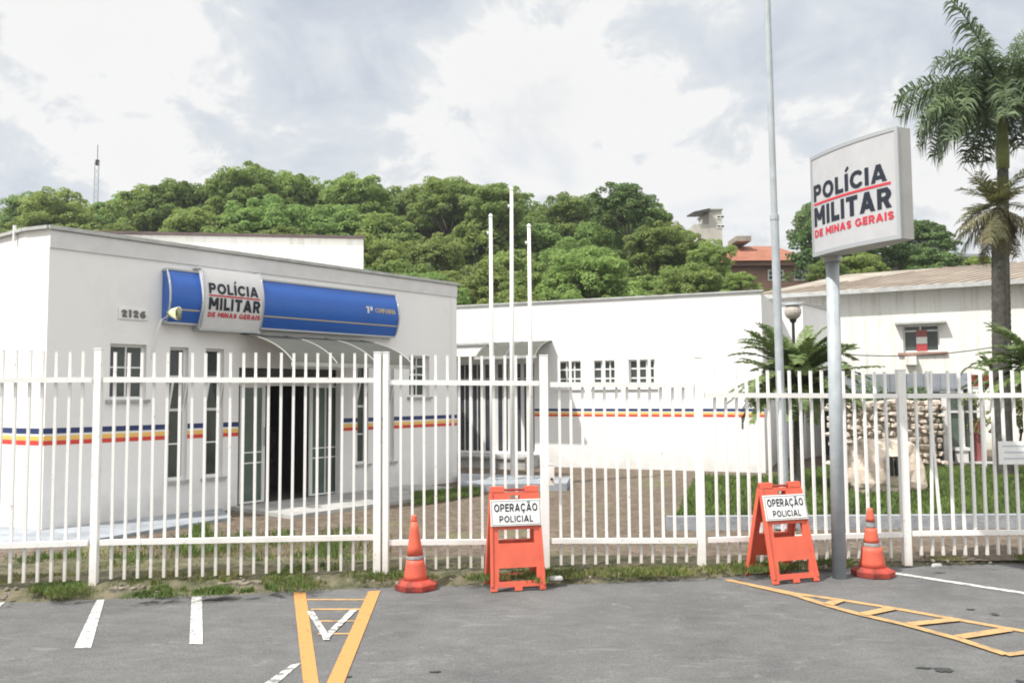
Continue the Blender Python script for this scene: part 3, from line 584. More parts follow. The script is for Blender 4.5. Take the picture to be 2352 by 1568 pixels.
for x in (w0-.008, w1+.008):
    pr = [(x, prof_y(k/16, .18, .13)-.006, wb_+(wt_-wb_)*k/16) for k in range(17)]; mb.tube([(x, -.01, wb_)] + pr + [(x, -.01, wt_)], .016, 6)
mb.bx(w0-.02, w1+.02, prof_y(0, .18, .13)-.01, -.02, wb_-.03, wb_-.002); mb.build('panel_trim', M['alu'], wp)
def logo(par, fm, m_=M):                          # fm(a,b): a,b in 0..1 over the lettering block
    sub = lambda a0, a1, b0, b1: (lambda a, b: fm(a0+(a1-a0)*a, b0+(b1-b0)*b))
    mb = MB(); put_text(mb, 'POLÍCIA', sub(.0, .965, .635, 1.05), .115); mb.build('lettering', m_['text'], par); mb = MB(); put_text(mb, 'MILITAR', sub(.0, 1, .195, .530), .125); mb.build('lettering', m_['text'], par)
    mb = MB(); n = 10
    for k in range(n):
        a, b = k/n, (k+1)/n; mb.quad(fm(a, .565), fm(b, .565), fm(b, .605), fm(a, .605))
    mb.build('red_rule', m_['textred'], par); mb = MB(); put_text(mb, 'DE MINAS GERAIS', sub(0, 1.02, 0, .135), .12, 26); mb.build('red_lettering', m_['textred'], par)
lw = w1-w0; logo(wp, bandmap(w0+lw*.07, w1-lw*.05, .19, .80, .18, .13, wb_, wt_))
# flood light at the band's left end
x, z = fA.on(403, 718, .45); FL = wthing('flood_light', 'small pale flood lamp on a bent conduit at the end of the blue band', 'lamp', fA)
mb = MB(); mb.tube([(x-.1, -.0, z-.62), (x-.1, -.05, z-.5), (x-.08, -.2, z-.1), (x, -.33, z)], .016, 6); mb.build('conduit', M['white'], FL)
mb = MB(); mb.tube([(x-.06, -.32, z), (x-.01, -.35, z), (x+.05, -.45, z-.01), (x+.07, -.46, z-.01)], [.03, .06, .10, .105], 12); mb.build('lamp_head', mat('lamp_cream', (.62, .62, .42), .4), FL, smooth=True)
# number plate
x0, z1 = fA.on(272, 706); x1, z0 = fA.on(338, 736); NP = wthing('house_number', 'small white plaque with four dark raised numerals above the window', 'number plate', fA)
mb = MB(); mb.bx(x0, x1, -.02, -.003, z0, z1); mb.build('plaque', M['boardw'], NP)
mb = MB(); put_text(mb, '2126', lambda a, b: (x0+.03+(x1-x0-.06)*a, -.028, z0+.022+(z1-z0-.044)*b), .15, 26); mb.build('numerals', M['grey_letter'], NP)
# small roof vent on the left parapet
p = loc(P(37, 520, 10.95)); mb = MB(); mb.tube([(p.x, p.y+.05, HA-.1), (p.x, p.y+.05, HA+.11)], .022, 8); mb.build('vent_pipe', M['white'], BA)

# apron along the wall (own slab, follows the wall)
mb = MB(); ap = [fA.pt(-.0, 0, 1.25), fA.pt(2.1, 0, .95), fA.pt(2.5, 0, .02), fA.pt(0, 0, .01)]
left = c_ + Vector((-.3, -1.15, 0)); lf = [left + Vector((-6, 1.6, 0)), left, *ap, c_ + Vector((0, -.01, 0)), c_+Vector((-6, 3.4, 0))]
mb.prism([(p.x, p.y, .0) for p in lf], [(p.x, p.y, .075) for p in lf]); struct(mb, 'concrete_apron', M['apron'])
mb = MB(); q = [fA.pt(s_, 0, n_) for s_, n_ in ((opsA['s4'][0]+.55, .02), (opsA['s4'][0]+.55, 1.5), (opsA['w2'][0]+.3, 1.5), (opsA['w2'][0]+.3, .02))]
mb.prism([(p.x, p.y, 0) for p in q], [(p.x, p.y, .07) for p in q]); struct(mb, 'concrete_path', M['concrete'])

# ================================================================ REAR WING (sunlit white wall)
Cl = Vector((-1.37, 20.77, 0)); Cr = Vector((5.42, 18.0, 0)); dC = (Cr-Cl).normalized(); Cl2 = Cl - dC*6; fC = Frame(Cl2, Cr)
HC = (fC.on(1176, 693)[1]+fC.on(1752, 676)[1])/2; print('HC', fC.on(1176, 693), fC.on(1752, 676))
BC = wthing('rear_wing', 'long sunlit white wing with three small windows and glazed blue entrance behind flagpoles', 'building', fC)
opsC = {'ent': so_(1050, 1228, 832, 1040, fr=fC), 'a': so_(1281, 1336, 829, 891, fr=fC), 'b': so_(1361, 1419, 829, 891, fr=fC), 'c': so_(1444, 1504, 829, 891, fr=fC)}
for k in 'bc': opsC[k] = opsC[k][:2] + opsC['a'][2:]
print(opsC)
mb = MB(); wall_mb(mb, 0, fC.L, 0, HC, list(opsC.values()), .16, 1)
invC = Matrix.Rotation(-math.atan2(fC.d.y, fC.d.x), 4, 'Z') @ Matrix.Translation(-fC.a); loc = lambda p: invC @ Vector(p)
nb = Vector((.378, .926, 0)).normalized(); p1 = Cr + nb*4.4; p2 = Vector((7.66, 21.86, 0)); p3 = Vector((9.05, 23.7, 0)); p4 = p3+Vector((-2, 5, 0))
HD = P(1847, 698, 21.86).z
for p, q, hh in ((Cr, p1, HC), (p1, p2, HD), (p2, p3, HD), (p3, p4, HD), (p4, Cl2+nb*7, HD), (Cl2+nb*7, Cl2, HC)): vwall(mb, p, q, 0, hh)
mb.poly([loc((p.x, p.y, HC-.4)) for p in (Cl2+nb*.05, Cr+nb*.05-dC*.05, p1-dC*.05, Cl2+nb*6.9)]); mb.poly([loc((p.x, p.y, HD-.06)) for p in (p1+nb*.1, p2+nb*.1, p3+Vector((-.1, .1, 0)), p4, Cl2+nb*6.8)])
mb.build('wall', M['wall'], BC)
mb = MB(); mb.bx(0, fC.L+.04, -.04, .2, HC, HC+.04)
for p, q in ((p1, p2), (p2, p3)):
    d = (q-p).normalized(); n = Vector((-d.y, d.x, 0)); mb.hexa([loc((a.x, a.y, z)) for a in (p-n*.04, p+n*.2, q-n*.04, q+n*.2) for z in (HD, HD+.07)])
mb.build('coping', M['coping'], BC)
zsC = (fC.on(1320, 938)[1]+fC.on(1633, 944)[1])/2; print('zsC', zsC)
stripes(BC, 0, fC.L-.0, [opsC['ent'][:2]], zsC, scale=.85)
for k in 'abc':
    o = opsC[k]; window(BC, o[0], o[1], o[2], o[3], .09, 1, (.34, .67), (.34, .68), mw=.035, fw=.035); sb = MB(); sb.bx(o[0]-.05, o[1]+.05, -.04, .0, o[2]-.045, o[2]-.002); sb.build('window_sill', M['white'], BC)
o = opsC['ent']; xs_ = [o[0]+(o[1]-o[0])*k/6 for k in range(7)]
for k in range(6): window(BC, xs_[k]+.002, xs_[k+1]-.002, o[2]+.002, o[3]-.002, .1, 1, (.5,), (.82,), 'bglass', .04, .02, 'glazed_panel')
mb = MB(); mb.bx(o[0]-.1, o[1]+.1, -.9, -.003, 0, o[2]-.06); mb.bx(o[0]-.1, o[1]+.1, -.95, -.003, o[2]-.058, o[2]-.01); mb.build('entrance_step', M['concrete'], BC)
xa = o[0]-.5; xb = fC.on(1268, 800, 0)[0]; zc = fC.on(1160, 789)[1]; zf = fC.on(1160, 819, 1.1)[1]
canopy(BC, None, 0, 0, 0, 0, 1.1, zt=zc+.03, zf=zf, x0=fC.on(1135, 800, .0)[0], x1=xb, nrib=3)
mb = MB(); x1_ = fC.on(1132, 800, .5)[0]; zq = fC.on(1090, 793, .5)[1]; mb.bx(o[0]-1.5, x1_, -.5, -.003, fC.on(1090, 818, .5)[1], zq); mb.build('entrance_fascia', M['white'], BC)
mb = MB(); mb.bx(o[0]-1.5, x1_+.02, -.54, -.003, zq+.003, zq+.06); mb.build('fascia_cap', M['coping'], BC)

# ---- flagpole plinth and three flagpoles
q = [G(1058, 1128, 0), G(1110, 1118, 0), G(1300, 1122, 0), G(1308, 1098, 0), G(1120, 1092, 0), G(1058, 1098, 0)]
PLZ = .16; q = [G(*t, PLZ) for t in ((1052, 1112), (1302, 1110), (1310, 1094), (1052, 1086))]
mb = MB(); mb.prism([(p.x, p.y, .0) for p in q], [(p.x, p.y, PLZ) for p in q]); o_ = mb.build('flagpole_plinth', M['apron']); tag(o_, 'low pale concrete slab that carries the three white flagpoles', 'plinth')
for i, (ub, vb, ut, vt, lab) in enumerate(((1131, 1102, 1127, 497, 'first white flagpole, shorter one nearest the blue sign band'), (1178, 1100, 1175, 436, 'tallest white flagpole, between two shorter ones in front of the wing'), (1221, 1099, 1215, 520, 'third white flagpole, shorter one beside the gate post'))):
    b = G(ub, vb, PLZ); tp = P(ut, vt, b.y); hgt = tp.z - PLZ
    fp = thing('flagpole', lab, 'flagpole', V(b), 'three white flagpoles in the yard'); fp.rotation_euler = (0, R(-.0), 0)
    m1 = MB(); m1.tube([(0, 0, 0), (0, 0, hgt*.45), (tp.x-b.x, 0, hgt)], [.045, .042, .030], 10); m1.build('pole', M['fence'], fp, smooth=True)
    m1 = MB(); m1.tube([(0, 0, 0), (0, 0, .03)], .11, 10); m1.tube([(0, 0, .03), (0, 0, .06)], .07, 10); m1.build('base_flange', M['galv'], fp)
    m1 = MB(); m1.tube([(tp.x-b.x, 0, hgt), (tp.x-b.x, 0, hgt+.05)], [.045, .02], 8); m1.tube([(tp.x-b.x-.04, 0, hgt-.32), (tp.x-b.x-.075, 0, hgt-.32)], .03, 6); m1.build('finial', M['fence'], fp)
#SECTION3
# ================================================================ STEEL FENCE
def G8(u, v): return G(u, v, .08)
def put_bar_mesh(h):
    mb = MB(); mb.bx(-.012, .012, -.012, .012, 0, h); mb.bx(-.013, .013, -.013, .013, h+.0005, h+.006); return mb
_bars = {}
def fence_panel(par, pa, pb, zt, zb, ztop, zbot, pitch=.113, first=.5, seed=0, lean=None):
    """rails and bars between two ground points (world, relative to parent's origin); z values may differ at the two ends"""
    rr = random.Random(seed); pa = Vector((pa.x, pa.y, 0)); pb = Vector((pb.x, pb.y, 0)); L_ = (pb-pa).length; d = (pb-pa).normalized(); n = Vector((-d.y, d.x, 0)); o = Vector(par.location)
    for za, ze in (zt, zb):
        mb = MB(); h = .024; mb.hexa([Vector((*(p+n*k).xy, z+q)) - o for p, z in ((pa, za), (pb, ze)) for k in (-.0158-.016, .0158-.016) for q in (-h, h)]); mb.build('rail', M['fence'], par)
    nb = int(L_/pitch); s0 = (L_-(nb-1)*pitch)/2
    ang = math.atan2(d.y, d.x)
    for k in range(nb):
        x = s0+k*pitch; t = x/L_; p = pa+d*x + n*.0175; z0 = zbot[0]+(zbot[1]-zbot[0])*t; z1 = ztop[0]+(ztop[1]-ztop[0])*t; h = round(z1-z0, 2)
        if h not in _bars: _bars[h] = put_bar_mesh(h).build('bar', M['fence']); src = _bars[h]; src.parent = par; b = src
        else: b = _bars[h].copy(); COL.objects.link(b); b.parent = par
        b.location = Vector((p.x, p.y, z0+rr.uniform(-.004, .004))) - o; b.rotation_euler = (rr.uniform(-.002, .002), (lean[k] if lean and k in lean else rr.uniform(-.003, .003)), ang)
def post(par, p, w_, ztop, z0=0., dbl=False, tilt=0.):
    o = Vector(par.location); mb = MB()
    def one(cx, w2): mb.bx(cx-w2/2, cx+w2/2, -w_*.42, w_*.42, 0, ztop-z0); mb.bx(cx-w2/2-.003, cx+w2/2+.003, -w_*.42-.003, w_*.42+.003, ztop-z0+.001, ztop-z0+.012)
    if dbl: one(-w_*.36, w_*.66); one(w_*.40, w_*.5)
    else: one(0, w_)
    b = mb.build('post', M['fence'], par, bevel=.003); b.location = Vector((p.x, p.y, z0))-o; b.rotation_euler = (0, tilt, 0); return b
P0 = G8(215, 1340); P1 = G8(876, 1314); P2 = G(1253, 1310, .06); P3 = G(1612, 1310, .03); P4 = G(2084, 1302, .0)
dL = (P0-P1); dL.z = 0; dL.normalize(); PL = P0 + dL*2.6; dR = Vector((1, .03, 0)).normalized(); PR = P4 + dR*3.4
def zat(u, v, p): d = ray(u, v); return CAM_H + d.z*(p.y/d.y)
print('posts', P0, P1, P2, P3, P4)
fl = thing('steel_fence', 'white steel bar fence in front of the station, from its own wide post leftwards past the white corner', 'fence', (P0.x, P0.y, 0))
zT0 = zat(228, 872, P0); zT1 = zat(868, 873, P1); zB0 = zat(216, 1245, P0); zB1 = zat(862, 1232, P1)
zTop0 = zat(228, 803, P0); zTop1 = zat(868, 808, P1)
fence_panel(fl, PL, P0+dL*.05, (zT0, zT0), (zB0+.0, zB0), (zTop0, zTop0-.02), (.11, .11), seed=1)
fence_panel(fl, P0-dL*.05, P1+dL*.06, (zT0, zT1), (zB0, zB1), (zTop0-.03, zTop1-.02), (.11, .105), seed=2)
fl['label'] = 'white steel bar fence running across the station front up to the wide double post'
post(fl, P0, .066, zTop0+.0, -.02); post(fl, P1, .105, zat(868, 811, P1), .0, True); post(fl, PL, .066, zTop0, 0)
g1 = thing('gate', 'narrow white bar gate leaf directly behind the leftmost cone and barrier', 'gate', (P1.x, P1.y, 0))
z1 = zat(880, 878, P1); z2 = zat(1235, 880, P2); zb1 = zat(890, 1245, P1); zb2 = zat(1240, 1242, P2)
d12 = (P2-P1).normalized(); fence_panel(g1, P1+d12*.07, P2-d12*.05, (z1, z2), (zb1, zb2), (zat(900, 816, P1), zat(1225, 818, P2)), (.10, .10), .111, seed=3); post(g1, P2, .082, zat(1240, 818, P2), 0)
lk = MB(); lk.bx(-.0, .055, -.075, -.036, 0, .19); lk.bx(-.004, .004+.055, -.078, -.034, .192, .2); l_ = lk.build('lock_box', M['fence'], g1); l_.location = (P2.x-P1.x+.035, P2.y-P1.y, zat(1258, 1112, P2))
lk = MB(); lk.tube([(.03, -.078, .06), (.03, -.088, .06)], .013, 8); lk.build('keyhole', M['black'], l_)
g2 = thing('gate', 'wide white bar gate leaf in front of the brown paved drive', 'gate', (P3.x, P3.y, 0))
d23 = (P3-P2).normalized(); fence_panel(g2, P2+d23*.06, P3-d23*.05, (zat(1255, 883, P2), zat(1590, 884, P3)), (zat(1262, 1241, P2), zat(1600, 1240, P3)), (zat(1265, 822, P2), zat(1580, 825, P3)), (.11, .11), .1115, seed=4); post(g2, P3, .076, zat(1590, 822, P3), .0)
f3 = thing('steel_fence', 'white steel bar fence on the lawn side, behind the sign pole and second cone', 'fence', (P4.x, P4.y, 0))
d34 = (P4-P3).normalized()
fence_panel(f3, P3+d34*.06, P4-d34*.05, (zat(1620, 907, P3), zat(2060, 909, P4)), (zat(1625, 1239, P3), zat(2075, 1226, P4)), (zat(1650, 851, P3), zat(2060, 853, P4)), (.09, .1), .112, seed=5)
fence_panel(f3, P4+dR*.05, PR, (zat(2090, 909, P4), zat(2090, 909, P4)+.0), (zat(2090, 1224, P4), zat(2090, 1224, P4)), (zat(2090, 854, P4), zat(2090, 853, P4)), (.11, .11), .112, seed=6, lean={1: .03, 2: -.055}); post(f3, P4, .080, zat(2072, 851, P4), .02)
# notice on the fence
pn = P(2293, 1040, P4.y-.04); NB = thing('notice_board', 'small white notice plate with printed lines wired to the fence bars', 'sign', (pn.x, pn.y, zat(2293, 1066, pn)))
hN = zat(2293, 1013, pn)-zat(2293, 1066, pn); mb = MB(); mb.bx(0, .42, -.006, 0, 0, hN); mb.build('plate', M['boardw'], NB)
mb = MB()
for k, (a, b) in enumerate(((.04, .38), (.06, .36), (.05, .38))): mb.bx(a, b, -.008, -.0065, hN*(.76-.27*k), hN*(.83-.27*k)) 
mb.build('printed_lines', mat('print_grey', (.46, .48, .53), .5), NB)
# mooring of light: lamp posts --------------------------------------------------
# tall tapered pole inside the yard
bp = G(1803, 1212, .05); tp = P(1762, 0, bp.y); lean = Vector((tp.x-bp.x, 0, tp.z-.05)); TPL = thing('street_pole', 'very tall slim grey steel pole standing in the yard behind the fence', 'pole', V(bp))
zr = lambda v: zat(1780, v, bp) - .05
def lp(z): return (lean.x*z/lean.z, 0, z)
mb = MB(); mb.tube([lp(0), lp(zr(905))], .062, 14); mb.tube([lp(zr(905)), lp(zr(500))], .052, 14); mb.tube([lp(zr(500)), lp(zr(-300))], .041, 14); mb.build('shaft', M['galv'], TPL, smooth=False)
mb = MB(); mb.tube([lp(zr(905)-.03), lp(zr(905)+.03)], .068, 14); mb.tube([lp(zr(500)-.03), lp(zr(500)+.03)], .057, 14); mb.build('joint_collar', M['galv'], TPL)
mb = MB(); mb.tube([(0, 0, 0), (0, 0, .02)], .14, 12); mb.build('base_plate', M['galv'], TPL)
# globe lamp
gl = P(1821, 716, 15.5); gb = Vector((gl.x, gl.y, .1)); GL = thing('globe_lamp', 'small garden lamp with a brownish round globe above the bushy palm', 'lamp', V(gb)); hz = gl.z-.1
mb = MB(); mb.tube([(0, 0, 0), (0, 0, hz-.16)], [.04, .028], 8); mb.tube([(0, 0, hz-.2), (0, 0, hz-.10)], [.05, .085], 10); mb.build('stem', M['black'], GL)
mb = MB(); n = 14
for a in range(9):
    for b in range(n):
        def sp(i, j, r=.155): th = math.pi*(.04+.92*i/9); ph = 2*math.pi*j/n; return (r*math.sin(th)*math.cos(ph), r*math.sin(th)*math.sin(ph), hz+r*math.cos(th))
        mb.quad(sp(a, b), sp(a+1, b), sp(a+1, b+1), sp(a, b+1))
mb.build('globe', M['lampglass'], GL, smooth=True); mb = MB(); mb.tube([(0, 0, hz+.12), (0, 0, hz+.165)], [.155, .12], 14); mb.build('cap', M['bluegrey'], GL)

# ================================================================ POLE SIGN
pb_ = G(1928, 1327, 0); SP = thing('pole_sign', 'large white illuminated box sign lettered in black and red on a round grey pole', 'sign', V(pb_))
KS = .93
fe = P(1866, 470, 8.58*KS); ne = P(2066, 440, 7.55*KS); fe.z = ne.z = 0
zt1 = zat(1864, 356, fe); zt2 = zat(2068, 300, ne); zb1_ = zat(1870, 579, fe); zb2_ = zat(2070, 560, ne); print('sign z', zt1, zt2, zb1_, zb2_)
ZT = (zt1+zt2)/2; ZB = (zb1_+zb2_)/2; pt_ = P(1912, 600, pb_.y)
ax = (ne-fe); SW = ax.length; ax.normalize(); nn = Vector((ax.y, -ax.x, 0)); nn = nn if nn.dot(-fe) > 0 else -nn   # towards the viewer
TH = .15
def sf(a, z, off=0., bow=.06):                    # a 0..1 along the face
    return fe + ax*SW*a + nn*(bow*(1-(2*a-1)**2)+off) + Vector((0, 0, z)) - pb_
def slab(mb, a0, a1, z0, z1, off0, off1, n=20):
    f = [sf(a0+(a1-a0)*k/n, 0, off1) for k in range(n+1)]; b = [fe+ax*SW*(a0+(a1-a0)*k/n) - nn*(TH+.06*(1-(2*k/n-1)**2)) - pb_ if off0 is None else sf(a0+(a1-a0)*k/n, 0, off0) for k in range(n+1)]
    loop = f + b[::-1]; mb.prism([Vector((p.x, p.y, z0)) for p in loop], [Vector((p.x, p.y, z1)) for p in loop])
mb = MB(); slab(mb, 0, 1, ZB, ZT, None, 0); sbx = mb.build('sign_box', M['signside'], SP, smooth=False)
mb = MB(); slab(mb, .02, .98, ZB+.035, ZT-.03, .001, .006); fc = mb.build('sign_face', mat('pole_sign_face', (.43, .435, .45), .4, var=.08, scale=7), sbx)
mb = MB()
for za, zb in ((ZB-.004, ZB+.035), (ZT-.03, ZT+.004)): slab(mb, -.006, 1.006, za, zb, .0, .012)
for a0, a1 in ((-.006, .02), (.98, 1.006)): slab(mb, a0, a1, ZB+.0351, ZT-.0301, .0, .012, 3)
mb.build('frame_edge', M['alu'], sbx)
def lm(a, b): return sf(.04+.895*a, ZB+(ZT-ZB)*(.18+.565*b), .010)
logo(fc, lm)
mb = MB(); pz = ZB; dxy = Vector((pt_.x-pb_.x, 0, 0)); mb.tube([(0, 0, 0), (dxy.x, 0, pz)], [.064, .060], 18); mb.build('pole', M['galv'], SP, smooth=True)
mb = MB(); mb.tube([(dxy.x, 0, pz-.05), (dxy.x, 0, pz-.001)], .085, 14); mb.build('mounting_collar', M['signside'], SP)

# ================================================================ BARRIERS AND CONES
def sheet_holes(mb, x0, x1, z0, z1, holes, y, th, taper=0.):
    """upright plastic sheet with holes; taper narrows the width towards the top"""
    t = MB(); wall_mb(t, x0, x1, z0, z1, holes, th, 1); i = len(mb.v); H_ = z1-z0
    for (x, yy, z) in t.v: mb.v.append((x*(1-taper*(z-z0)/H_), yy+y, z))
    for f in t.f: mb.f.append(tuple(i+k for k in f)); mb.mi.append(mb.cur)
def barrier(name_loc, rz, label, h=.92, wd=.50, spread=.36, seed=0):
    B = thing('folding_barrier', label, 'traffic barrier', name_loc, 'orange folding barriers', rz)
    la = math.atan2(spread/2, h)
    for side, m_ in ((-1, 'front_panel'), (1, 'rear_panel')):
        mb = MB(); hw = wd/2
        holes = [(-hw+.075, hw-.075, .085, .20), (-hw+.075, hw-.075, .415, .535), (-.05, .05, .80, .84)]
        sheet_holes(mb, -hw, hw, .035, h-.055, holes, -.016, .032, .10)
        k = .9
        for a, b in ((-hw, -hw+.06), (hw-.06, hw), (-.035, .035)): mb.bx(a, b, -.018, .018, 0, .0348)    # feet
        for a, b in ((-hw*k, -hw*k+.13), (hw*k-.13, hw*k)): mb.bx(a, b, -.02, .02, h-.0545, h)                        # ears
        for a in (-1, 1): mb.hexa([Vector((a*(hw-.012)*(1-.1*z/h)+dx, y, z)) for z in (.04, h-.06) for dx in (-.012, .012) for y in (-.026, .026)])
        o = mb.build(m_, M['orange'], B, bevel=.004)
        # hinge line at top: x-axis rotation about z = h
        o.matrix_parent_inverse = Matrix.Identity(4); top = Vector((0, 0, h*math.cos(la)))
        rot = Matrix.Rotation(-la*side, 4, 'X') if True else None
        o.matrix_local = Matrix.Translation(top) @ rot.inverted() @ Matrix.Translation((0, 0, -h))
        if side == -1:
            bd = MB(); bd.bx(-hw*.93, hw*.93, -.040, -.027, .565, .80); bo = bd.build('sign_board', M['boardw'], o, bevel=.003)
            ed = MB(); y = -.0415
            for a, b, c, d in ((-hw*.90, hw*.90, .575, .581), (-hw*.90, hw*.90, .784, .79), (-hw*.90, -hw*.90+.006, .5815, .7835), (hw*.90-.006, hw*.90, .5815, .7835)): ed.bx(a, b, y, -.0401, c, d)
            ed.build('board_outline', M['band'], bo)
            tx = MB(); put_text(tx, 'OPERAÇÃO', lambda a, b: (-hw*.80+hw*1.60*a, -.042, .672+.108*b), .10, 30); put_text(tx, 'POLICIAL', lambda a, b: (-hw*.62+hw*1.24*a, -.042, .597+.060*b), .10, 26); tx.build('lettering', M['text'], bo)
    mb = MB(); mb.tube([(-wd*.42, 0, h*math.cos(la)-.03), (wd*.42, 0, h*math.cos(la)-.03)], .012, 8); mb.build('hinge_rod', M['orange_dark'], B)
    return B
c1 = (G(1133, 1357)+G(1265, 1357))/2; print('bar1', c1, (G(1133, 1357)-G(1265, 1357)).length)
yaw1 = R(11); b1_ = barrier((c1.x-.18*math.sin(yaw1)-.03, c1.y+.18*math.cos(yaw1), 0.003), yaw1, 'orange folding barrier with white lettered board in front of the narrow gate leaf')
c2_ = (G(1783, 1341)+G(1893, 1339))/2; print('bar2', c2_)
yaw2 = R(17); b2_ = barrier((c2_.x-.25*math.sin(yaw2)-.02, c2_.y+.25*math.cos(yaw2), .003), yaw2, 'orange folding barrier with a white lettered board, wide open beside the sign pole', spread=.46, wd=.49)
def cone(loc, label, tilt=0., h=.68, variant=0):
    C_ = thing('traffic_cone', label, 'traffic cone', loc, 'orange traffic cones')
    mb = MB(); n = 8; rb = .20
    ring = lambda r, z, k=8, ph=math.pi/8: [(r*math.cos(2*math.pi*j/k+ph), r*math.sin(2*math.pi*j/k+ph), z) for j in range(k)]
    mb.prism(ring(rb*.98, .0), ring(rb, .055)); mb.prism(ring(rb*.93, .0555), ring(rb*.66, .085)); mb.build('base', M['orange_dark'], C_, bevel=.006)
    def rad(z): return .115 - (.115-.022)*((z-.06)/(h-.06))**.93
    zs = [.06, .38*h+.06, .38*h+.12] if variant == 0 else [.06, .42*h, .42*h+.06]
    za, zb, zc = zs
    def seg(z0, z1, nm, m, dr=0., k=4):
        mb = MB(); mb.tube([(0, 0, z0+(z1-z0)*i/k) for i in range(k+1)], [rad(z0+(z1-z0)*i/k)+dr for i in range(k+1)], 20); return mb.build(nm, M[m], C_, smooth=False)
    if variant == 0:
        seg(.08, .265, 'body', 'orange'); seg(.266, .296, 'lower_band', 'band', .002); b = seg(.297, .60, 'upper_body', 'orange'); seg(.601, h, 'tip', 'orange', 0)
    else:
        seg(.08, .275, 'body', 'orange', .012); seg(.276, .31, 'lower_band', 'band', .004); seg(.311, .45, 'upper_body', 'orange', .0); seg(.451, .51, 'upper_band', 'band', -.004); seg(.511, h, 'tip', 'orange', .002)
    for o in C_.children:
        if o.name.startswith(('body', 'upper_body', 'tip', 'lower_band', 'upper_band')):
            for p_ in o.data.polygons: p_.use_smooth = len(p_.vertices) == 4
            o.rotation_euler = (0, tilt, 0)
    return C_
k1 = G(955, 1352); cone((k1.x, k1.y+.02, .002), 'orange cone with one grey band, standing by the double post', -.03, .655); k2 = G(2005, 1321); cone((k2.x, k2.y, .002), 'orange cone with two grey bands, right of the sign pole', -.012, .635, 1)

# ================================================================ FAR-RIGHT STAINED BUILDING
el = P(1803, 681, 27.3); er = P(2352, 652, 24.0); dE = Vector((er.x-el.x, er.y-el.y, 0)).normalized(); El = Vector((el.x, el.y, 0)) - dE*1.2; Er = Vector((er.x, er.y, 0)) + dE*6; fE = Frame(El, Er)
HE = (fE.on(1850, 679)[1]+fE.on(2282, 655)[1])/2; print('HE', HE)
BE = wthing('old_warehouse', 'old stained white building with sheet roof and one hooded window, behind the palms', 'building', fE)
ow = so_(2074, 2158, 745, 808, fr=fE); mb = MB(); wall_mb(mb, 0, fE.L, 0, HE, [ow], .2, 1); invE = Matrix.Rotation(-math.atan2(fE.d.y, fE.d.x), 4, 'Z') @ Matrix.Translation(-fE.a); loc = lambda p: invE @ Vector(p)
mb.bx(0, .2, .2, 6, 0, HE); mb.bx(fE.L-.2, fE.L, .2, 6, 0, HE); mb.bx(.2, fE.L-.2, 5.8, 6, 0, HE); mb.build('wall', M['walls2'], BE)
rl = fE.on(1942, 634, -5.)[0]; rz_ = fE.on(2200, 615, -5.)[1]; mb = MB(); ez = HE+.02
mb.hexa([Vector(p) for p in ((-.1, -.35, ez), (-.1, -.35, ez+.05), (rl, 5, rz_), (rl, 5, rz_+.05), (fE.L+1, -.35, ez), (fE.L+1, -.35, ez+.05), (fE.L+1, 5, rz_), (fE.L+1, 5, rz_+.05))])
mb.poly([(-.1, -.35, ez+.02), (-.1, 8, ez+.02), (rl, 5, rz_+.04)]); mb.build('roof', M['fibre'], BE)
rf = MB()
for k in range(46):
    x = -0.1 + k*.42; t0 = 1.0 if x > rl else max(.05, (x+.1)/(rl+.1))
    y1 = -.35+5.35*t0; rf.tube([(x, -.35, ez+.052), (x+3.4*t0, y1, ez+(rz_-ez)*t0+.052)], .03, 5)
rf.build('roof_ridges', mat('roof_battens', (.25, .19, .15), .85, var=.5, scale=.6), [o for o in BE.children if o.name.startswith('roof')][0])
mb = MB(); mb.bx(-.1, fE.L+1, -.42, -.352, HE-.06, HE+.08); mb.build('gutter', M['coping'], BE)
wE = window(BE, ow[0], ow[1], ow[2], ow[3], .14, 1, (.48,), (.78,), 'glass', .05, .05)
mb = MB(); mb.bx(ow[0]-.2, ow[1]+.2, -.28, -.002, ow[3]+.01, ow[3]+.07); mb.build('window_hood', M['coping'], BE); mb = MB(); mb.bx(ow[0]-.15, ow[1]+.2, -.08, -.002, ow[2]-.09, ow[2]-.01); mb.build('window_sill', M['pinkwall'], BE)
mb = MB(); W_ = ow[1]-ow[0]; H_ = ow[3]-ow[2]; a, b = ow[0]+W_*.36, ow[0]+W_*.66
for z0, z1_, m_ in ((.04, .30, 'redsheet'), (.305, .55, 'boardw'), (.555, .8, 'dullred')):
    q = MB(); q.bx(a, b, .10, .115, ow[2]+H_*z0, ow[2]+H_*z1_); q.build('poster', M[m_], wE)
mb = MB(); mb.bx(fE.on(2080, 825)[0], fE.on(2106, 825)[0], -.25, -.002, fE.on(2090, 838)[1], fE.on(2090, 818)[1]); mb.build('wall_box', M['walls2'], BE)
# cable across the facade
ca, cb = P(1790, 800, 18.5), P(2500, 752, 17.0); CB = MB(); CB.tube([ca + (cb-ca)*t + Vector((0, 0, -.35*math.sin(math.pi*t))) for t in [k/14 for k in range(15)]], .011, 5); o = CB.build('overhead_cable', M['black']); tag(o, 'thin dark cable strung low across the stained white building', 'cable')

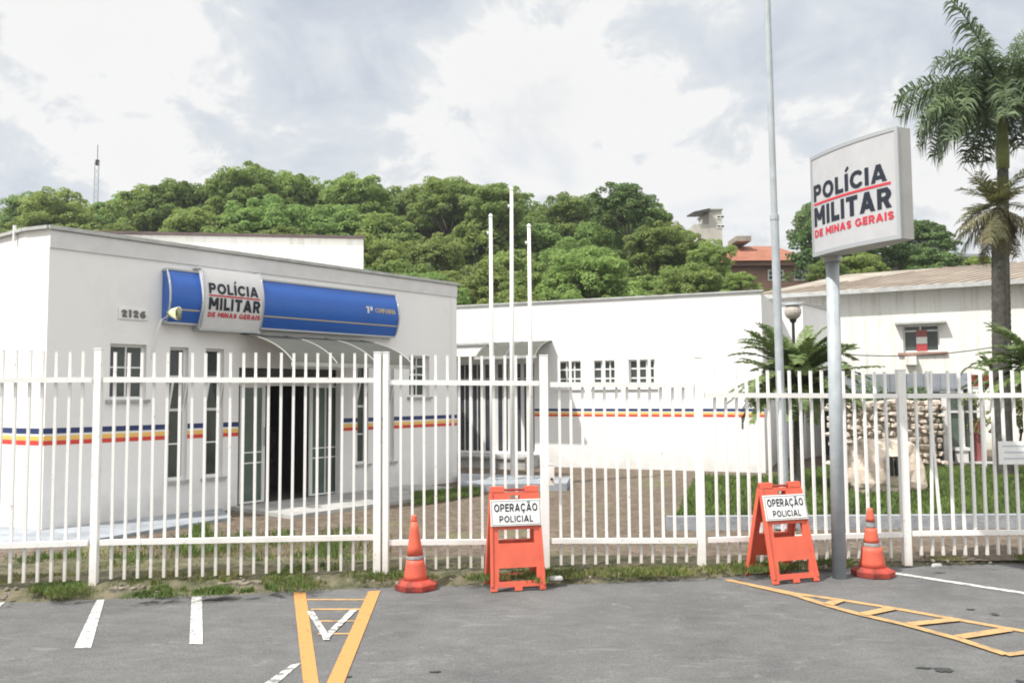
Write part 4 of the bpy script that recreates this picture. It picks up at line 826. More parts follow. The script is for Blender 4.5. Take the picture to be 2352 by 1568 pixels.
# ================================================================ LAWN SIDE
lz = .13; LW = [G(1548, 1196, lz), G(2900, 1188, lz), G(3300, 1075, lz), G(1905, 1072, lz), G(1750, 1100, lz), G(1596, 1094, lz)]
mb = MB(); mb.prism([(p.x, p.y, 0) for p in LW], [(p.x, p.y, lz) for p in LW]); struct(mb, 'lawn_bed', M['lawn'])
mb = MB(); a, b, c = LW[5], LW[0], LW[1]
for p, q in ((b, c),):
    d = (q-p); d.z = 0; d.normalize(); n = Vector((-d.y, d.x, 0))*.12; mb.hexa([Vector((r_.x, r_.y, z)) for r_ in (p-n*1.01-d*.1, p-n*.02-d*.1, q-n*1.01+d*.0, q-n*.02+d*.0) for z in (0, .20)])
struct(mb, 'lawn_kerb', M['kerb'])
def rubble(mb, fr, L_, H_, th, rr, sz=.26):
    z = 0; row = 0
    while z < H_-.05:
        h = rr.uniform(.10, .17); x = -rr.uniform(0, .2)
        while x < L_:
            w_ = rr.uniform(.12, .30); cx, cz = x+w_/2, z+h/2; pts = []
            for i in (-1, 1):
                for j in (-1, 1):
                    for k in (-1, 1): pts.append(Vector((cx+i*(w_/2-.010)*rr.uniform(.5, 1), j*th/2*rr.uniform(.7, 1.15)+th/2, cz+k*(h/2-.008)*rr.uniform(.5, 1))))
            rt_ = Matrix.Translation((cx, 0, cz)) @ Matrix.Rotation(rr.uniform(-.35, .35), 4, 'Y') @ Matrix.Translation((-cx, 0, -cz+rr.uniform(-.04, .04))); mb.hexa([rt_ @ p for p in pts]); x += w_
        z += h
rr = random.Random(5); ra = G(1930, 1072, lz); rb_ = G(2166, 1066, lz); fR = Frame(ra, rb_); RW = wthing('rubble_wall', 'low wall of rough brown stones behind the cut boulder on the lawn', 'wall', fR)
Hr = fR.on(2040, 922)[1]-lz; mb = MB(); rubble(mb, fR, fR.L, Hr, .4, rr); o = mb.build('stonework', M['rubble'], RW, bevel=.02); o.location = (0, 0, lz)
mb = MB(); mb.bx(.05, fR.L-.05, .12, .38, .0, Hr-.12); o = mb.build('mortar_core', mat('mortar', (.40, .35, .29), .95), RW); o.location = (0, 0, lz)
# cut boulder with plaque
bc = (G(1962, 1138, lz)+G(2138, 1138, lz))/2; bw = (G(1962, 1138, lz)-G(2138, 1138, lz)).length; bh = P(2040, 1003, bc.y+.2).z-lz; BO = thing('boulder', 'big pale rough-cut boulder with two dark plaques on the lawn', 'boulder', (bc.x, bc.y+.3, lz))
bm = bmesh.new(); bmesh.ops.create_icosphere(bm, subdivisions=4, radius=1)
for v_ in bm.verts:
    p = v_.co.copy(); q = Vector([math.copysign(abs(k)**.62, k) for k in p]); nz = mn.noise(p*1.6+Vector((3, 1, 7))); n2 = mn.noise(p*5)
    q = q*(1+.20*nz+.05*n2); q.x *= bw/2*1.06*(1.0-.18*max(0, q.z)); q.y *= .38; q.z = max(-.02, (q.z+.88)*bh/1.95*(1+.08*mn.noise(Vector((p.x*2, 0, 4))))); v_.co = q
me = bpy.data.meshes.new('boulder_stone'); bm.to_mesh(me); bm.free(); me.materials.append(M['boulder']); o = bpy.data.objects.new('stone', me); COL.objects.link(o); o.parent = BO
for ua, ub in ((2038, 2050), (2056, 2066)):
    pa_, pb2 = P(ua, 1048, bc.y-.13), P(ub, 1092, bc.y-.13); mb = MB(); mb.bx(pa_.x-bc.x, pb2.x-bc.x, -.48, -.36, pb2.z-lz, pa_.z-lz); mb.build('plaque', M['black'], BO)
# low shed roof behind the rubble wall
sa, sb2 = P(1925, 858, 20.6), P(2232, 857, 20.0); fS = Frame((sa.x, sa.y, 0), (sb2.x, sb2.y, 0)); SH = wthing('garden_shelter', 'low open shelter with blue-grey panelled edge behind the rubble wall', 'shelter', fS); zs1 = fS.on(2080, 858)[1]; zs0 = fS.on(2080, 900)[1]
mb = MB(); mb.bx(-.1, fS.L, 0, .06, zs0, zs1)
for k in range(8): mb.bx(k*fS.L/8, k*fS.L/8+.04, -.02, -.001, zs0, zs1)
mb.build('fascia_panel', M['bluegrey'], SH); mb = MB(); mb.bx(-.1, fS.L, .061, 2.6, zs1-.06, zs1); mb.build('roof', M['bluegrey'], SH)
for k in range(4): mb = MB(); x = .1+k*(fS.L-.3)/3; mb.bx(x, x+.1, .1, .2, .1, zs0); mb.build('leg', M['bark'], SH)
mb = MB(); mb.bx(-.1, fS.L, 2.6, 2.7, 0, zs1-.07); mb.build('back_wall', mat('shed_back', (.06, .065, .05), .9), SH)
# white framed booth
ka, kb = G(2170, 1070, .05), G(2292, 1070, .05); fK = Frame(ka, kb); KB = wthing('glazed_booth', 'small white framed booth with green glass and a dull red door', 'booth', fK); kz = lambda v: fK.on(2230, v)[1]
mb = MB(); L4 = fK.L
for x, w_ in ((0, .13), (L4*.36, .05), (L4*.52, .05), (L4*.74, .05), (L4-.05, .05)): mb.bx(x, x+w_, 0, .06, 0, kz(908 if x == 0 else 893))
for v in (945, 1062): mb.bx(.131, L4-.051, .012, .05, kz(v)-.025, kz(v)+.025)
mb.build('frame', M['white'], KB)
mb = MB(); mb.bx(.14, L4*.5, .065, .08, .2, kz(900)); mb.build('glass_pane', M['gglass'], KB); mb = MB(); mb.bx(L4*.53, L4*.73, .07, .1, .1, kz(962)); mb.build('door', M['dullred'], KB)
mb = MB(); mb.bx(.0, L4, .9, 1.0, 0, kz(900)); mb.build('rear_panel', mat('booth_back', (.13, .14, .12), .8), KB)
mb = MB(); mb.bx(-.02, L4+.02, -.02, 1.0, kz(893), kz(893)+.03); mb.build('roof', M['bluegrey'], KB)
mb = MB(); mb.bx(.22, .42, -.25, -.02, kz(1060), kz(1034)); mb.bx(.18, .48, -.28, .0, kz(1033), kz(1026)); o = mb.build('step_box', M['white'], KB)
rs = P(2232, 888, 17.2); rs2 = P(2287, 860, 17.2); RS = thing('red_sign', 'small red sign panel on a post above the glazed booth', 'sign', (rs.x, rs.y, .1)); mb = MB(); mb.bx(0, rs2.x-rs.x, -.02, .02, rs.z-.1, rs2.z-.1); mb.build('panel', M['redsheet'], RS); mb = MB(); mb.bx(.2, .26, .021, .07, 0, rs2.z-.15); mb.build('post', M['white'], RS)

# ================================================================ HOUSES BEHIND
ha, hb = P(1690, 640, 52), P(1845, 640, 50); hz0 = -4
OH = thing('tiled_house', 'pinkish house with a bright orange tiled roof at the edge of the wood', 'house', (ha.x, ha.y, 0))
wd = hb.x-ha.x+.9
def hz_(v, y=51): return P(1760, v, y).z
mb = MB(); mb.bx(-.3, wd+1.6, 0, 8, 0, hz_(608)); mb.build('wall', M['pinkwall'], OH)
mb = MB(); mb.bx(-.5, wd+.1, -.5, 8.3, hz_(606), hz_(597)); mb.build('eaves_board', M['pinkwall'], OH)
mb = MB(); q0 = [(-.7, -.8, hz_(597)+.01), (wd+.4, -.8, hz_(597)+.01), (wd+.4, 8.6, hz_(597)+.01), (-.7, 8.6, hz_(597)+.01)]; q1 = [(.4, 2.4, hz_(563, 54)), (wd-1.2, 2.4, hz_(563, 54)), (wd-1.2, 5.2, hz_(563, 54)), (.4, 5.2, hz_(563, 54))]
mb.prism(q0, q1); mb.build('roof', M['terracotta'], OH)
mb = MB(); mb.bx(wd+.3, wd+2.4, -.9, 3, hz_(612), hz_(603)); mb.prism([(wd+.2, -1, hz_(603)+.005), (wd+2.6, -1, hz_(603)+.005), (wd+2.6, 3.2, hz_(603)+.005), (wd+.2, 3.2, hz_(603)+.005)], [(wd+.4, .6, hz_(594)), (wd+2.2, .6, hz_(594)), (wd+2.2, 1.6, hz_(594)), (wd+.4, 1.6, hz_(594))]); mb.build('porch_roof', M['terracotta'], OH)
for x in (wd*.45, wd*.82): window(OH, x, x+1.0, hz_(640), hz_(615), -.05, 1, (.5,), (.5,), 'glass', .08, .06)
mb = MB(); mb.bx(wd*.08, wd*.30, 1, 3, hz_(563, 54)+.1, hz_(548, 54)); mb.build('roof_tank', M['fibre'], OH)
ta, tb = P(1604, 540, 90), P(1670, 540, 88); TW = thing('apartment_tower', 'distant pale concrete tower with a roof awning rising over the trees', 'tower', (ta.x, ta.y, 0)); tz = lambda v: P(1640, v, 89).z
mb = MB(); mb.bx(1.2, tb.x-ta.x, 0, 5, 0, tz(478)); mb.build('wall', M['tower'], TW); mb = MB(); mb.bx(1.0, tb.x-ta.x+.1, -.2, 5.1, tz(478)+.01, tz(475)); mb.build('roof_slab', M['coping'], TW)
mb = MB(); mb.hexa([Vector(p) for p in ((-.6, -.6, tz(487)), (-.6, -.6, tz(484)), (-.6, 3, tz(480)), (-.6, 3, tz(477)), (1.19, -.6, tz(484)), (1.19, -.6, tz(476)), (1.19, 3, tz(480)), (1.19, 3, tz(475)))]); mb.build('awning', M['black'], TW)
mb = MB(); mb.bx(-.5, 1.19, 0, 4, 0, tz(511)); mb.build('lower_block', M['tower'], TW)
for k in range(2): window(TW, 2.0, 2.9, tz(520-22*k), tz(512-22*k), -.04, 1, (.5,), (), 'glass', .07, .05)
sa_, sb_ = P(2030, 626, 44), P(2105, 626, 44); WH = thing('white_house', 'small white gabled house with an orange roof edge among bushes', 'house', (sa_.x, sa_.y, 0)); wz = lambda v: P(2060, v, 44).z; wd2 = sb_.x-sa_.x
mb = MB(); mb.prism([(.5, 0, z) for z in (0,)]+[(wd2, 0, 0), (wd2, 0, wz(604)), (wd2*.5, 0, wz(588)), (.5, 0, wz(600))], [(.5, 5, 0), (wd2, 5, 0), (wd2, 5, wz(604)), (wd2*.5, 5, wz(588)), (.5, 5, wz(600))]); mb.build('wall', M['white'], WH)
mb = MB(); mb.hexa([Vector(p) for p in ((-.2, -.2, wz(606)), (-.2, -.2, wz(600)), (-.2, 5.2, wz(606)), (-.2, 5.2, wz(600)), (wd2*.52, -.2, wz(589)+.03), (wd2*.52, -.2, wz(583)), (wd2*.52, 5.2, wz(589)+.03), (wd2*.52, 5.2, wz(583)))])
mb.hexa([Vector(p) for p in ((wd2*.521, -.2, wz(589)+.03), (wd2*.521, -.2, wz(584)), (wd2*.521, 5.2, wz(589)+.03), (wd2*.521, 5.2, wz(584)), (wd2+.2, -.2, wz(606)), (wd2+.2, -.2, wz(602)), (wd2+.2, 5.2, wz(606)), (wd2+.2, 5.2, wz(602)))]); mb.build('roof', M['terracotta'], WH)
ga, gb2 = P(2180, 600, 60), P(2262, 600, 60); GH = thing('flat_roof_house', 'distant grey flat-roofed building just beyond the stained one', 'building', (ga.x, ga.y, 0)); z_ = lambda v: P(2200, v, 60).z
mb = MB(); mb.bx(.3, gb2.x-ga.x-.2, .2, 5, 0, z_(590)); mb.build('wall', M['tower'], GH); mb = MB(); mb.bx(0, gb2.x-ga.x, 0, 5.2, z_(590)+.01, z_(583)); mb.build('roof', M['bluegrey'], GH)
# radio mast
ma = P(221, 490, 75); mt = P(221, 333, 75); MT = thing('radio_mast', 'thin lattice radio mast standing on the hilltop beyond the wood', 'mast', (ma.x, ma.y, 0)); hm = mt.z
mb = MB(); s3 = .22; pts = [(s3*math.cos(a), s3*math.sin(a)) for a in (R(90), R(210), R(330))]; htop = hm-1.6
for x, y in pts: mb.tube([(x, y, 0), (x, y, htop)], .035, 4)
zz = 4.; k = 0
while zz < htop-.6:
    for a in range(3):
        (xa_, ya_), (xb_, yb_) = pts[a], pts[(a+1) % 3]; mb.tube([(xa_, ya_, zz), (xb_, yb_, zz+.6)], .018, 4)
    zz += .6
mb.build('lattice', M['galv'], MT); mb = MB(); mb.tube([(0, 0, htop-.3), (0, 0, hm)], .03, 5); mb.build('aerial', M['black'], MT)
mb = MB(); 
for z in (hm-1.9, hm-6.0): mb.bx(-.13, .13, -.13, .13, z, z+.5)
mb.build('antenna_box', M['black'], MT)
#SECTION4
# ================================================================ VEGETATION
def mesh_np(name, verts, faces4, m, parent=None, extra_mats=(), mi=None):
    me = bpy.data.meshes.new(name); nv = len(verts); nf = len(faces4); k = faces4.shape[1]
    me.vertices.add(nv); me.vertices.foreach_set('co', verts.astype(np.float32).ravel()); me.loops.add(nf*k); me.loops.foreach_set('vertex_index', faces4.astype(np.int32).ravel())
    me.polygons.add(nf); me.polygons.foreach_set('loop_start', np.arange(0, nf*k, k, dtype=np.int32)); me.polygons.foreach_set('loop_total', np.full(nf, k, dtype=np.int32)); me.update(calc_edges=True)
    me.materials.append(m); o = bpy.data.objects.new(name, me); COL.objects.link(o); o.parent = parent; return o
def leaf_quads(pos, nrm, size, rng, aspect=.55):
    """a bent leaf cluster quad at every position, roughly facing nrm"""
    n = len(pos); nrm = nrm + rng.normal(0, .55, (n, 3)); nrm /= np.linalg.norm(nrm, axis=1)[:, None]
    t = rng.normal(0, 1, (n, 3)); t -= nrm*(t*nrm).sum(1)[:, None]; t /= np.linalg.norm(t, axis=1)[:, None]; b = np.cross(nrm, t); s = size[:, None]
    v = np.stack([pos - t*s, pos - b*s*aspect + nrm*s*.15, pos + t*s, pos + b*s*aspect + nrm*s*.15], 1).reshape(-1, 3)
    return v, np.arange(4*n).reshape(n, 4)
def crown(rng, rx, rz, nl, per, lr, leaf=.13, flat=.85):
    """lobed crown: lobes sit over an uneven ellipsoid shell, each lobe a shell of leaves"""
    P_ = []; N_ = []; S_ = []
    bumps = rng.normal(0, 1, (7, 3)); bumps /= np.linalg.norm(bumps, axis=1)[:, None]; amp = rng.uniform(-.25, .32, 7)
    for k in range(nl):
        d = rng.normal(0, 1, 3); d /= np.linalg.norm(d); d[2] = d[2] if d[2] > -.45 else -d[2]
        rad = rng.uniform(.45, 1.0)*(1 + sum(a*max(0, float(d@b))**3 for a, b in zip(amp, bumps))); c = d*rad*np.array([rx, rx, rz]); r = lr*rng.uniform(.55, 1.25)
        q = rng.normal(0, 1, (per, 3)); q /= np.linalg.norm(q, axis=1)[:, None]; q[:, 2] = np.where(q[:, 2] < -.35, -q[:, 2], q[:, 2])
        rr_ = r*rng.uniform(.72, 1.08, per)[:, None]; P_.append(c + q*rr_*np.array([1.15, 1.15, flat])); N_.append(q + np.array([0, 0, .35])); S_.append(rng.uniform(.7, 1.35, per)*leaf)
    return leaf_quads(np.concatenate(P_), np.concatenate(N_), np.concatenate(S_), rng)
CR = []
for k in range(6):
    rg = np.random.default_rng(40+k); v, f = crown(rg, 3.0, 2.6, 165, 110, .50, .112); v[:, 2] += 5.4
    CR.append(mesh_np('crown', v, f, M['leaf']))
TKM = []
for k in range(2):
    mb = MB(); rr = random.Random(k); mb.tube([(0, 0, 0), (.1, .05, 1.6), (0, .15, 3.2), (.1, .1, 5.0)], [.26, .20, .16, .08], 8)
    for j in range(6):
        a = j*1.05+rr.random(); mb.tube([(0, .1, 2.6+.3*j*.5), (1.0*math.cos(a), 1.0*math.sin(a), 4.0), (2.1*math.cos(a), 2.1*math.sin(a), 5.6)], [.10, .07, .03], 6)
    TKM.append(mb.build('trunk', M['bark'], smooth=True))
SKY_ = [(-300, 470), (-60, 462), (0, 478), (60, 440), (130, 428), (185, 466), (225, 500), (262, 455), (340, 432), (410, 420), (480, 408), (535, 405), (565, 376), (650, 386), (720, 385), (800, 402), (900, 425), (960, 412), (1040, 402), (1120, 416), (1150, 450), (1230, 455), (1300, 448), (1365, 462), (1405, 436), (1445, 426), (1485, 455), (1520, 492), (1590, 520), (1650, 548), (1700, 585), (1745, 622), (1790, 660), (2100, 680)]
def skyv(u): return float(np.interp(u, [a for a, b in SKY_], [b for a, b in SKY_]))
used = {'c': set(), 't': set()}
marks = [(-60, 'beyond the far end of the station'), (90, 'above the white corner of the station'), (230, 'below the radio mast'), (370, 'above the start of the dark roof coping'), (530, 'above the lettered facade panel'), (690, 'above the middle of the tank block'), (850, 'above the end of the tank block'), (1010, 'above the far corner of the station'), (1160, 'behind the flagpoles'), (1310, 'above the three small windows'), (1450, 'above the middle of the white wing'), (1590, 'next to the apartment tower'), (1700, 'beside the tiled house')]
rows = [(62, 14, 'far crown filling the skyline'), (58, 0, 'skyline tree with airy green crown'), (51, 58, 'second-row tree on the upper slope'), (45, 120, 'mid-slope tree with dense round crown'), (39, 180, 'lower-slope tree just behind the roofs'), (34, 235, 'lowest tree of the wood edge')]
rt = random.Random(11)
def add_tree(x, y, ztop, sc, rz, label, cat='tree', group=None, k=None, dark=False, sz=1.):
    k = rt.randrange(6) if k is None else k; T = thing('dark_tree' if dark else 'leafy_tree', label, cat, (x, y, 0), group, rz); H_ = 8.75*sc*sz; T.location.z = ztop-H_
    for src_, key in ((CR[k], ('c', k)), (TKM[k % 2], ('t', k % 2))):
        if key not in used['c'] and not dark: used['c'].add(key); o = src_
        else: o = src_.copy(); COL.objects.link(o)
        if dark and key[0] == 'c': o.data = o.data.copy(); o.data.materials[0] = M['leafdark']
        o.parent = T; o.scale = (sc, sc, sc*sz)
    return T
def hill_z(x, y):
    u = CX + F*x/y; t = max(0, min(1, (y-33)/27)); vv = skyv(u); top = CAM_H + (905-vv)/F*60 - 6.8; return max(-.05, t*max(top, 0)*.95)
for (y0, dv, lab) in rows:
    for um, place in marks:
        u = um + rt.uniform(-28, 28) + (75 if (rows.index((y0, dv, lab)) % 2 == 0) else 0); y = y0 + rt.uniform(-2, 2); v = max(skyv(u), skyv(u-55)-26, skyv(u+55)-26) + dv*max(.25, min(1, (690-skyv(u))/270)) + rt.uniform(-10, 10)
        if u > 1700 or (v > 700): continue
        if u > 1610 or (1540 < u and dv < 100): continue
        p = P(u, v, y); s_ = rt.uniform(.80, 1.05)*y/50 if dv else rt.uniform(.68, .9)*y/50
        add_tree(p.x, y, p.z+.25, s_, rt.uniform(0, 6.28), lab + ' ' + place, group='trees of the wood on the hill', sz=rt.uniform(.85, 1.1))
# extra skyline crowns
for u, v, y, s_, lab in ((566, 372, 55, .62, 'tallest knobbly crown on the skyline, yellowish, left of the hill top'), (1440, 424, 47, .52, 'dark vine-covered dome-shaped tree standing out of the wood'), (125, 428, 56, .6, 'small round crown left of the radio mast'), (1040, 400, 56, .6, 'pale feathery crown on the skyline above the station end'), (1130, 420, 50, .5, 'small crown just left of the tallest flagpole tip'), (1300, 446, 54, .55, 'thin crown between the flagpoles and the vine-covered dome'), (1560, 530, 44, .50, 'rounded tree in front of the apartment tower foot'), (1625, 562, 40, .36, 'small tree against the tiled house'), (1700, 628, 34, .27, 'bright bush-like tree under the tiled house'), (1500, 510, 42, .55, 'broad tree beside the vine-covered dome'), (1585, 600, 35, .6, 'broad low tree above the end of the white wing'), (415, 412, 57, .55, 'pointed crown with a sprig sticking out over the station roof'),(1350,560,35,.75,'large pale tree above the three small windows, lower edge of the wood')):
    p = P(u, v, y); add_tree(p.x, y, p.z+.2, s_*y/50*1.25, rt.uniform(0, 6), lab, dark='dark' in lab)
gx = np.linspace(-75, 60, 70); gy = np.linspace(30, 110, 40); mb = MB()
for j, y in enumerate(gy):
    for i, x in enumerate(gx): mb.v.append((x*(y/60), y, hill_z(x*(y/60), y)+.4*mn.noise(Vector((x*.2, y*.2, 0)))-.3))
for j in range(len(gy)-1):
    for i in range(len(gx)-1): k = j*len(gx)+i; mb.f.append((k, k+1, k+len(gx)+1, k+len(gx))); mb.mi.append(0)
struct(mb, 'hill_terrain', M['hillgreen'], smooth=True)
# trees on the right
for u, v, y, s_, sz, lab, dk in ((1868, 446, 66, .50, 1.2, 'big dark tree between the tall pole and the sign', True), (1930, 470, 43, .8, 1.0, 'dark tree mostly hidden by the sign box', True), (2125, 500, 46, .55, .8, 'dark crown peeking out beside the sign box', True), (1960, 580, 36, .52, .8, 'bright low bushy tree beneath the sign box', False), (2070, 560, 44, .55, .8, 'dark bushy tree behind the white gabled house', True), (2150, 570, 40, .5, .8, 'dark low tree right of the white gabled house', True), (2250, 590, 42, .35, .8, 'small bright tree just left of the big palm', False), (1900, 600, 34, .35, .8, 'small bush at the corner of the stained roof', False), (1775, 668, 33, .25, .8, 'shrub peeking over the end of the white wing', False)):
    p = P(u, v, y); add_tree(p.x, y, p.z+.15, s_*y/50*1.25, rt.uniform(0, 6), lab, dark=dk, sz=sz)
for o in CR + TKM:
    if o.parent is None: bpy.data.objects.remove(o)

# ---- palms
def frond(V_, Fc, base, az, el0, L_, droop, nleaf, llen, lwid, rng, hang=.5, stem=.012, plume=0.):
    """pinnate frond: curved rachis with paired leaflets"""
    n = 14; pts = []; p = np.array(base, float); e = el0; step = L_/n; h = np.array([math.cos(az), math.sin(az), 0.])
    for k in range(n+1):
        pts.append(p.copy()); p = p + step*(h*math.cos(e) + np.array([0, 0, math.sin(e)])); e -= droop/n*(1+k/n)
    pts = np.array(pts); side = np.array([-math.sin(az), math.cos(az), 0.])
    for k in range(n):
        a, b = pts[k], pts[k+1]; w_ = stem*(1.3-k/n); i = len(V_); up = np.array([0, 0, w_*1.2])
        V_ += [a-side*w_, a+up, a+side*w_, b-side*w_*.9, b+up*.9, b+side*w_*.9]; Fc += [(i, i+1, i+4, i+3), (i+1, i+2, i+5, i+4), (i+2, i, i+3, i+5)]
    for j in range(nleaf):
        t = .12 + .88*j/nleaf; x = t*n; k = min(n-1, int(x)); a = pts[k]+(pts[k+1]-pts[k])*(x-k); tan = (pts[k+1]-pts[k])/step; ln = llen*(math.sin(math.pi*(.12+.80*t))**.6)*rng.uniform(.85, 1.1)
        for sgn in (-1, 1):
            pa_ = rng.uniform(-plume, plume*1.2); d = side*sgn*.85*math.cos(pa_) + tan*rng.uniform(.35, .75) + np.array([0, 0, rng.uniform(-.15, .3) + math.sin(pa_)*.9]); d /= np.linalg.norm(d); mid = a + d*ln*.5; tip = a + d*ln*.9 - np.array([0, 0, ln*hang*rng.uniform(.7, 1.2)]); wv = tan*lwid*.5 + np.array([0, 0, lwid*.25*rng.uniform(-1, 1)]); i = len(V_)
            V_ += [a-wv*.6, a+wv*.6, mid+wv, mid-wv, tip+wv*.15, tip-wv*.15]; Fc += [(i, i+1, i+2, i+3), (i+3, i+2, i+4, i+5)]
def palm_crown(name, parent, base, specs, m, seed, **kw):
    rng = np.random.default_rng(seed); V_ = []; Fc = []
    for az, el, L_, dr in specs: frond(V_, Fc, base, az, el, L_, dr, rng=rng, **kw)
    return mesh_np(name, np.array(V_), np.array(Fc), m, parent)
def ringtrunk(par, pts, rad, m, name='trunk', rings=.12):
    mb = MB(); P_ = [Vector(p) for p in pts]; out = []; rr = []
    for k in range(len(P_)-1):
        n = max(2, int((P_[k+1]-P_[k]).length/rings))
        for j in range(n): t = j/n; out += [P_[k].lerp(P_[k+1], t), P_[k].lerp(P_[k+1], t+.8/n)]; r = rad[k]+(rad[k+1]-rad[k])*t; rr += [r, r*.94]
    mb.tube(out, rr, 14); return mb.build(name, m, par, smooth=True)
# tall royal palm
yb = 17.5; pb = P(2302, 900, yb); RP = thing('royal_palm', 'tall palm with big green feathery crown high above the stained building', 'palm tree', (pb.x, yb, 0))
zc = P(2300, 250, yb).z; cx_ = P(2300, 250, yb).x-pb.x; ringtrunk(RP, [(0, 0, 0), (cx_*.5, 0, zc*.6), (cx_*.9, 0, zc-1.3)], [.17, .14, .11], M['palmbark']); mb = MB(); mb.tube([(cx_*.9, 0, zc-1.3), (cx_*.95, 0, zc-.9), (cx_, 0, zc+.1)], [.125, .13, .07], 12); mb.build('crownshaft', M['crownshaft'], RP, smooth=True)
rg = random.Random(3); sp_ = []
for k in range(13): sp_.append((k*.485+rg.uniform(-.1, .1), R(rg.uniform(50, 78)), rg.uniform(2.0, 2.5), R(rg.uniform(50, 95))))
for k in range(18): sp_.append((k*.35+.3+rg.uniform(-.1, .1), R(rg.uniform(25, 48)), rg.uniform(1.7, 2.15), R(rg.uniform(65, 95))))
for k in range(9): sp_.append((k*.70+.1+rg.uniform(-.1, .1), R(rg.uniform(0, 18)), rg.uniform(1.7, 2.1), R(rg.uniform(45, 80))))
sp_ += [(1.6, R(85), 2.4, R(25)), (3.4, R(80), 2.6, R(30)), (.4, R(80), 2.5, R(35))]
palm_crown('crown', RP, (cx_, 0, zc), sp_, M['palmleaf'], 5, nleaf=88, llen=.50, lwid=.036, hang=.42, stem=.026, plume=1.15)
palm_crown('yellow_frond', RP, (cx_, -.1, zc+.1), [(-.25, R(55), 2.2, R(60))], M['yellowleaf'], 6, nleaf=44, llen=.5, lwid=.06, hang=.5, stem=.03)
# nearer palm with a ragged dry skirt
yq = 15.8; pb = P(2300, 880, yq); DP = thing('ragged_palm', 'palm with dark trunk, sparse spiky crown and brown dead fronds hanging below it', 'palm tree', (pb.x, yq, 0)); zc = P(2292, 470, yq).z; cx_ = P(2292, 470, yq).x-pb.x
ringtrunk(DP, [(0, 0, 0), (0, 0, zc*.5), (cx_, 0, zc-.1)], [.15, .135, .12], M['palmbark']); rg = random.Random(8)
palm_crown('crown', DP, (cx_, 0, zc), [(k*.52+rg.uniform(-.15, .15), R(rg.uniform(-20, 75)), rg.uniform(.65, 1.0), R(rg.uniform(0, 35))) for k in range(22)], mat('olive_palm_leaf', (.17, .17, .055), .6, col2=(.09, .10, .035), scale=2, trans=.25), 9, nleaf=34, llen=.26, lwid=.020, hang=.12, stem=.016)
palm_crown('dead_fronds', DP, (cx_, 0, zc-.05), [(k*.39+rg.uniform(-.2, .2), R(rg.uniform(-75, -30)), rg.uniform(.6, 1.15), R(rg.uniform(5, 30))) for k in range(18)] + [(-.3, R(-35), 1.9, R(40)), (.1, R(-30), 1.7, R(50)), (-.6, R(-45), 1.6, R(30)), (3.3, R(-20), 1.0, R(15))], M['deadleaf'], 10, nleaf=44, llen=.24, lwid=.020, hang=.8, stem=.014)
# bushy palm in the lawn
def bushpalm(u, vbase, vcrown, y, label, L_, nf, seed, trunk=True, nl=80, lean=0):
    pb = P(u, vbase, y); pc = P(u+lean, vcrown, y); B = thing('bushy_palm', label, 'palm', (pb.x, y, .1)); hz = pc.z-.1; dx = pc.x-pb.x
    ringtrunk(B, [(0, 0, 0), (dx*.6, 0, hz*.6), (dx, 0, hz)], [.085, .08, .10], M['palmbark'], rings=.07); rg = random.Random(seed)
    palm_crown('crown', B, (dx, 0, hz), [(k*2.399+rg.uniform(-.2, .2), R(86-96*((k+.5)/nf)+rg.uniform(-8, 8)), L_*rg.uniform(.75, 1.08), R(rg.uniform(20, 75))) for k in range(nf)], M['cycadleaf'], seed, nleaf=nl, llen=L_*.16, lwid=.026, hang=.08, stem=.014); return B
bushpalm(1834, 1130, 885, 13.6, 'bushy palm with arching fronds on a dark stem in front of the white wing corner', 1.25, 84, 21)
bushpalm(2375, 1020, 850, 13.5, 'bushy palm whose fronds reach in behind the notice at the fence', 1.1, 40, 22)
bushpalm(2300, 980, 880, 16.6, 'low fronds growing around the foot of the ragged palm', .8, 18, 23)
# dry shrub behind the fence
def shrub(u, v0, v1, y, rx, label, m, seed, n=24, per=120, name='shrub'):
    p = P(u, v0, y); t_ = P(u, v1, y); B = thing(name, label, 'shrub', (p.x, y, .1)); rg = np.random.default_rng(seed); h = t_.z-.1; v, f = crown(rg, rx*.8, h*.38, n, per, h*.18, .045); v[:, 2] += h*.55; mesh_np('foliage', v, f, M[m], B)
    mb = MB(); 
    for k in range(5): a = k*1.26; mb.tube([(0, 0, 0), (.15*rx*math.cos(a), .15*rx*math.sin(a), h*.4), (.5*rx*math.cos(a), .5*rx*math.sin(a), h*.75)], [.03, .02, .01], 5)
    mb.build('stem', M['bark'], B)
shrub(2335, 1060, 885, 18.6, .9, 'dark olive shrub behind the notice plate', 'drygrass', 31)
shrub(2110, 1040, 892, 19.4, .6, 'dark green shrub between rubble wall and booth', 'leafdark', 32)
shrub(1985, 1040, 880, 20.0, .7, 'dark green shrub behind the rubble wall, under the blue-grey shelter', 'leafdark', 33)

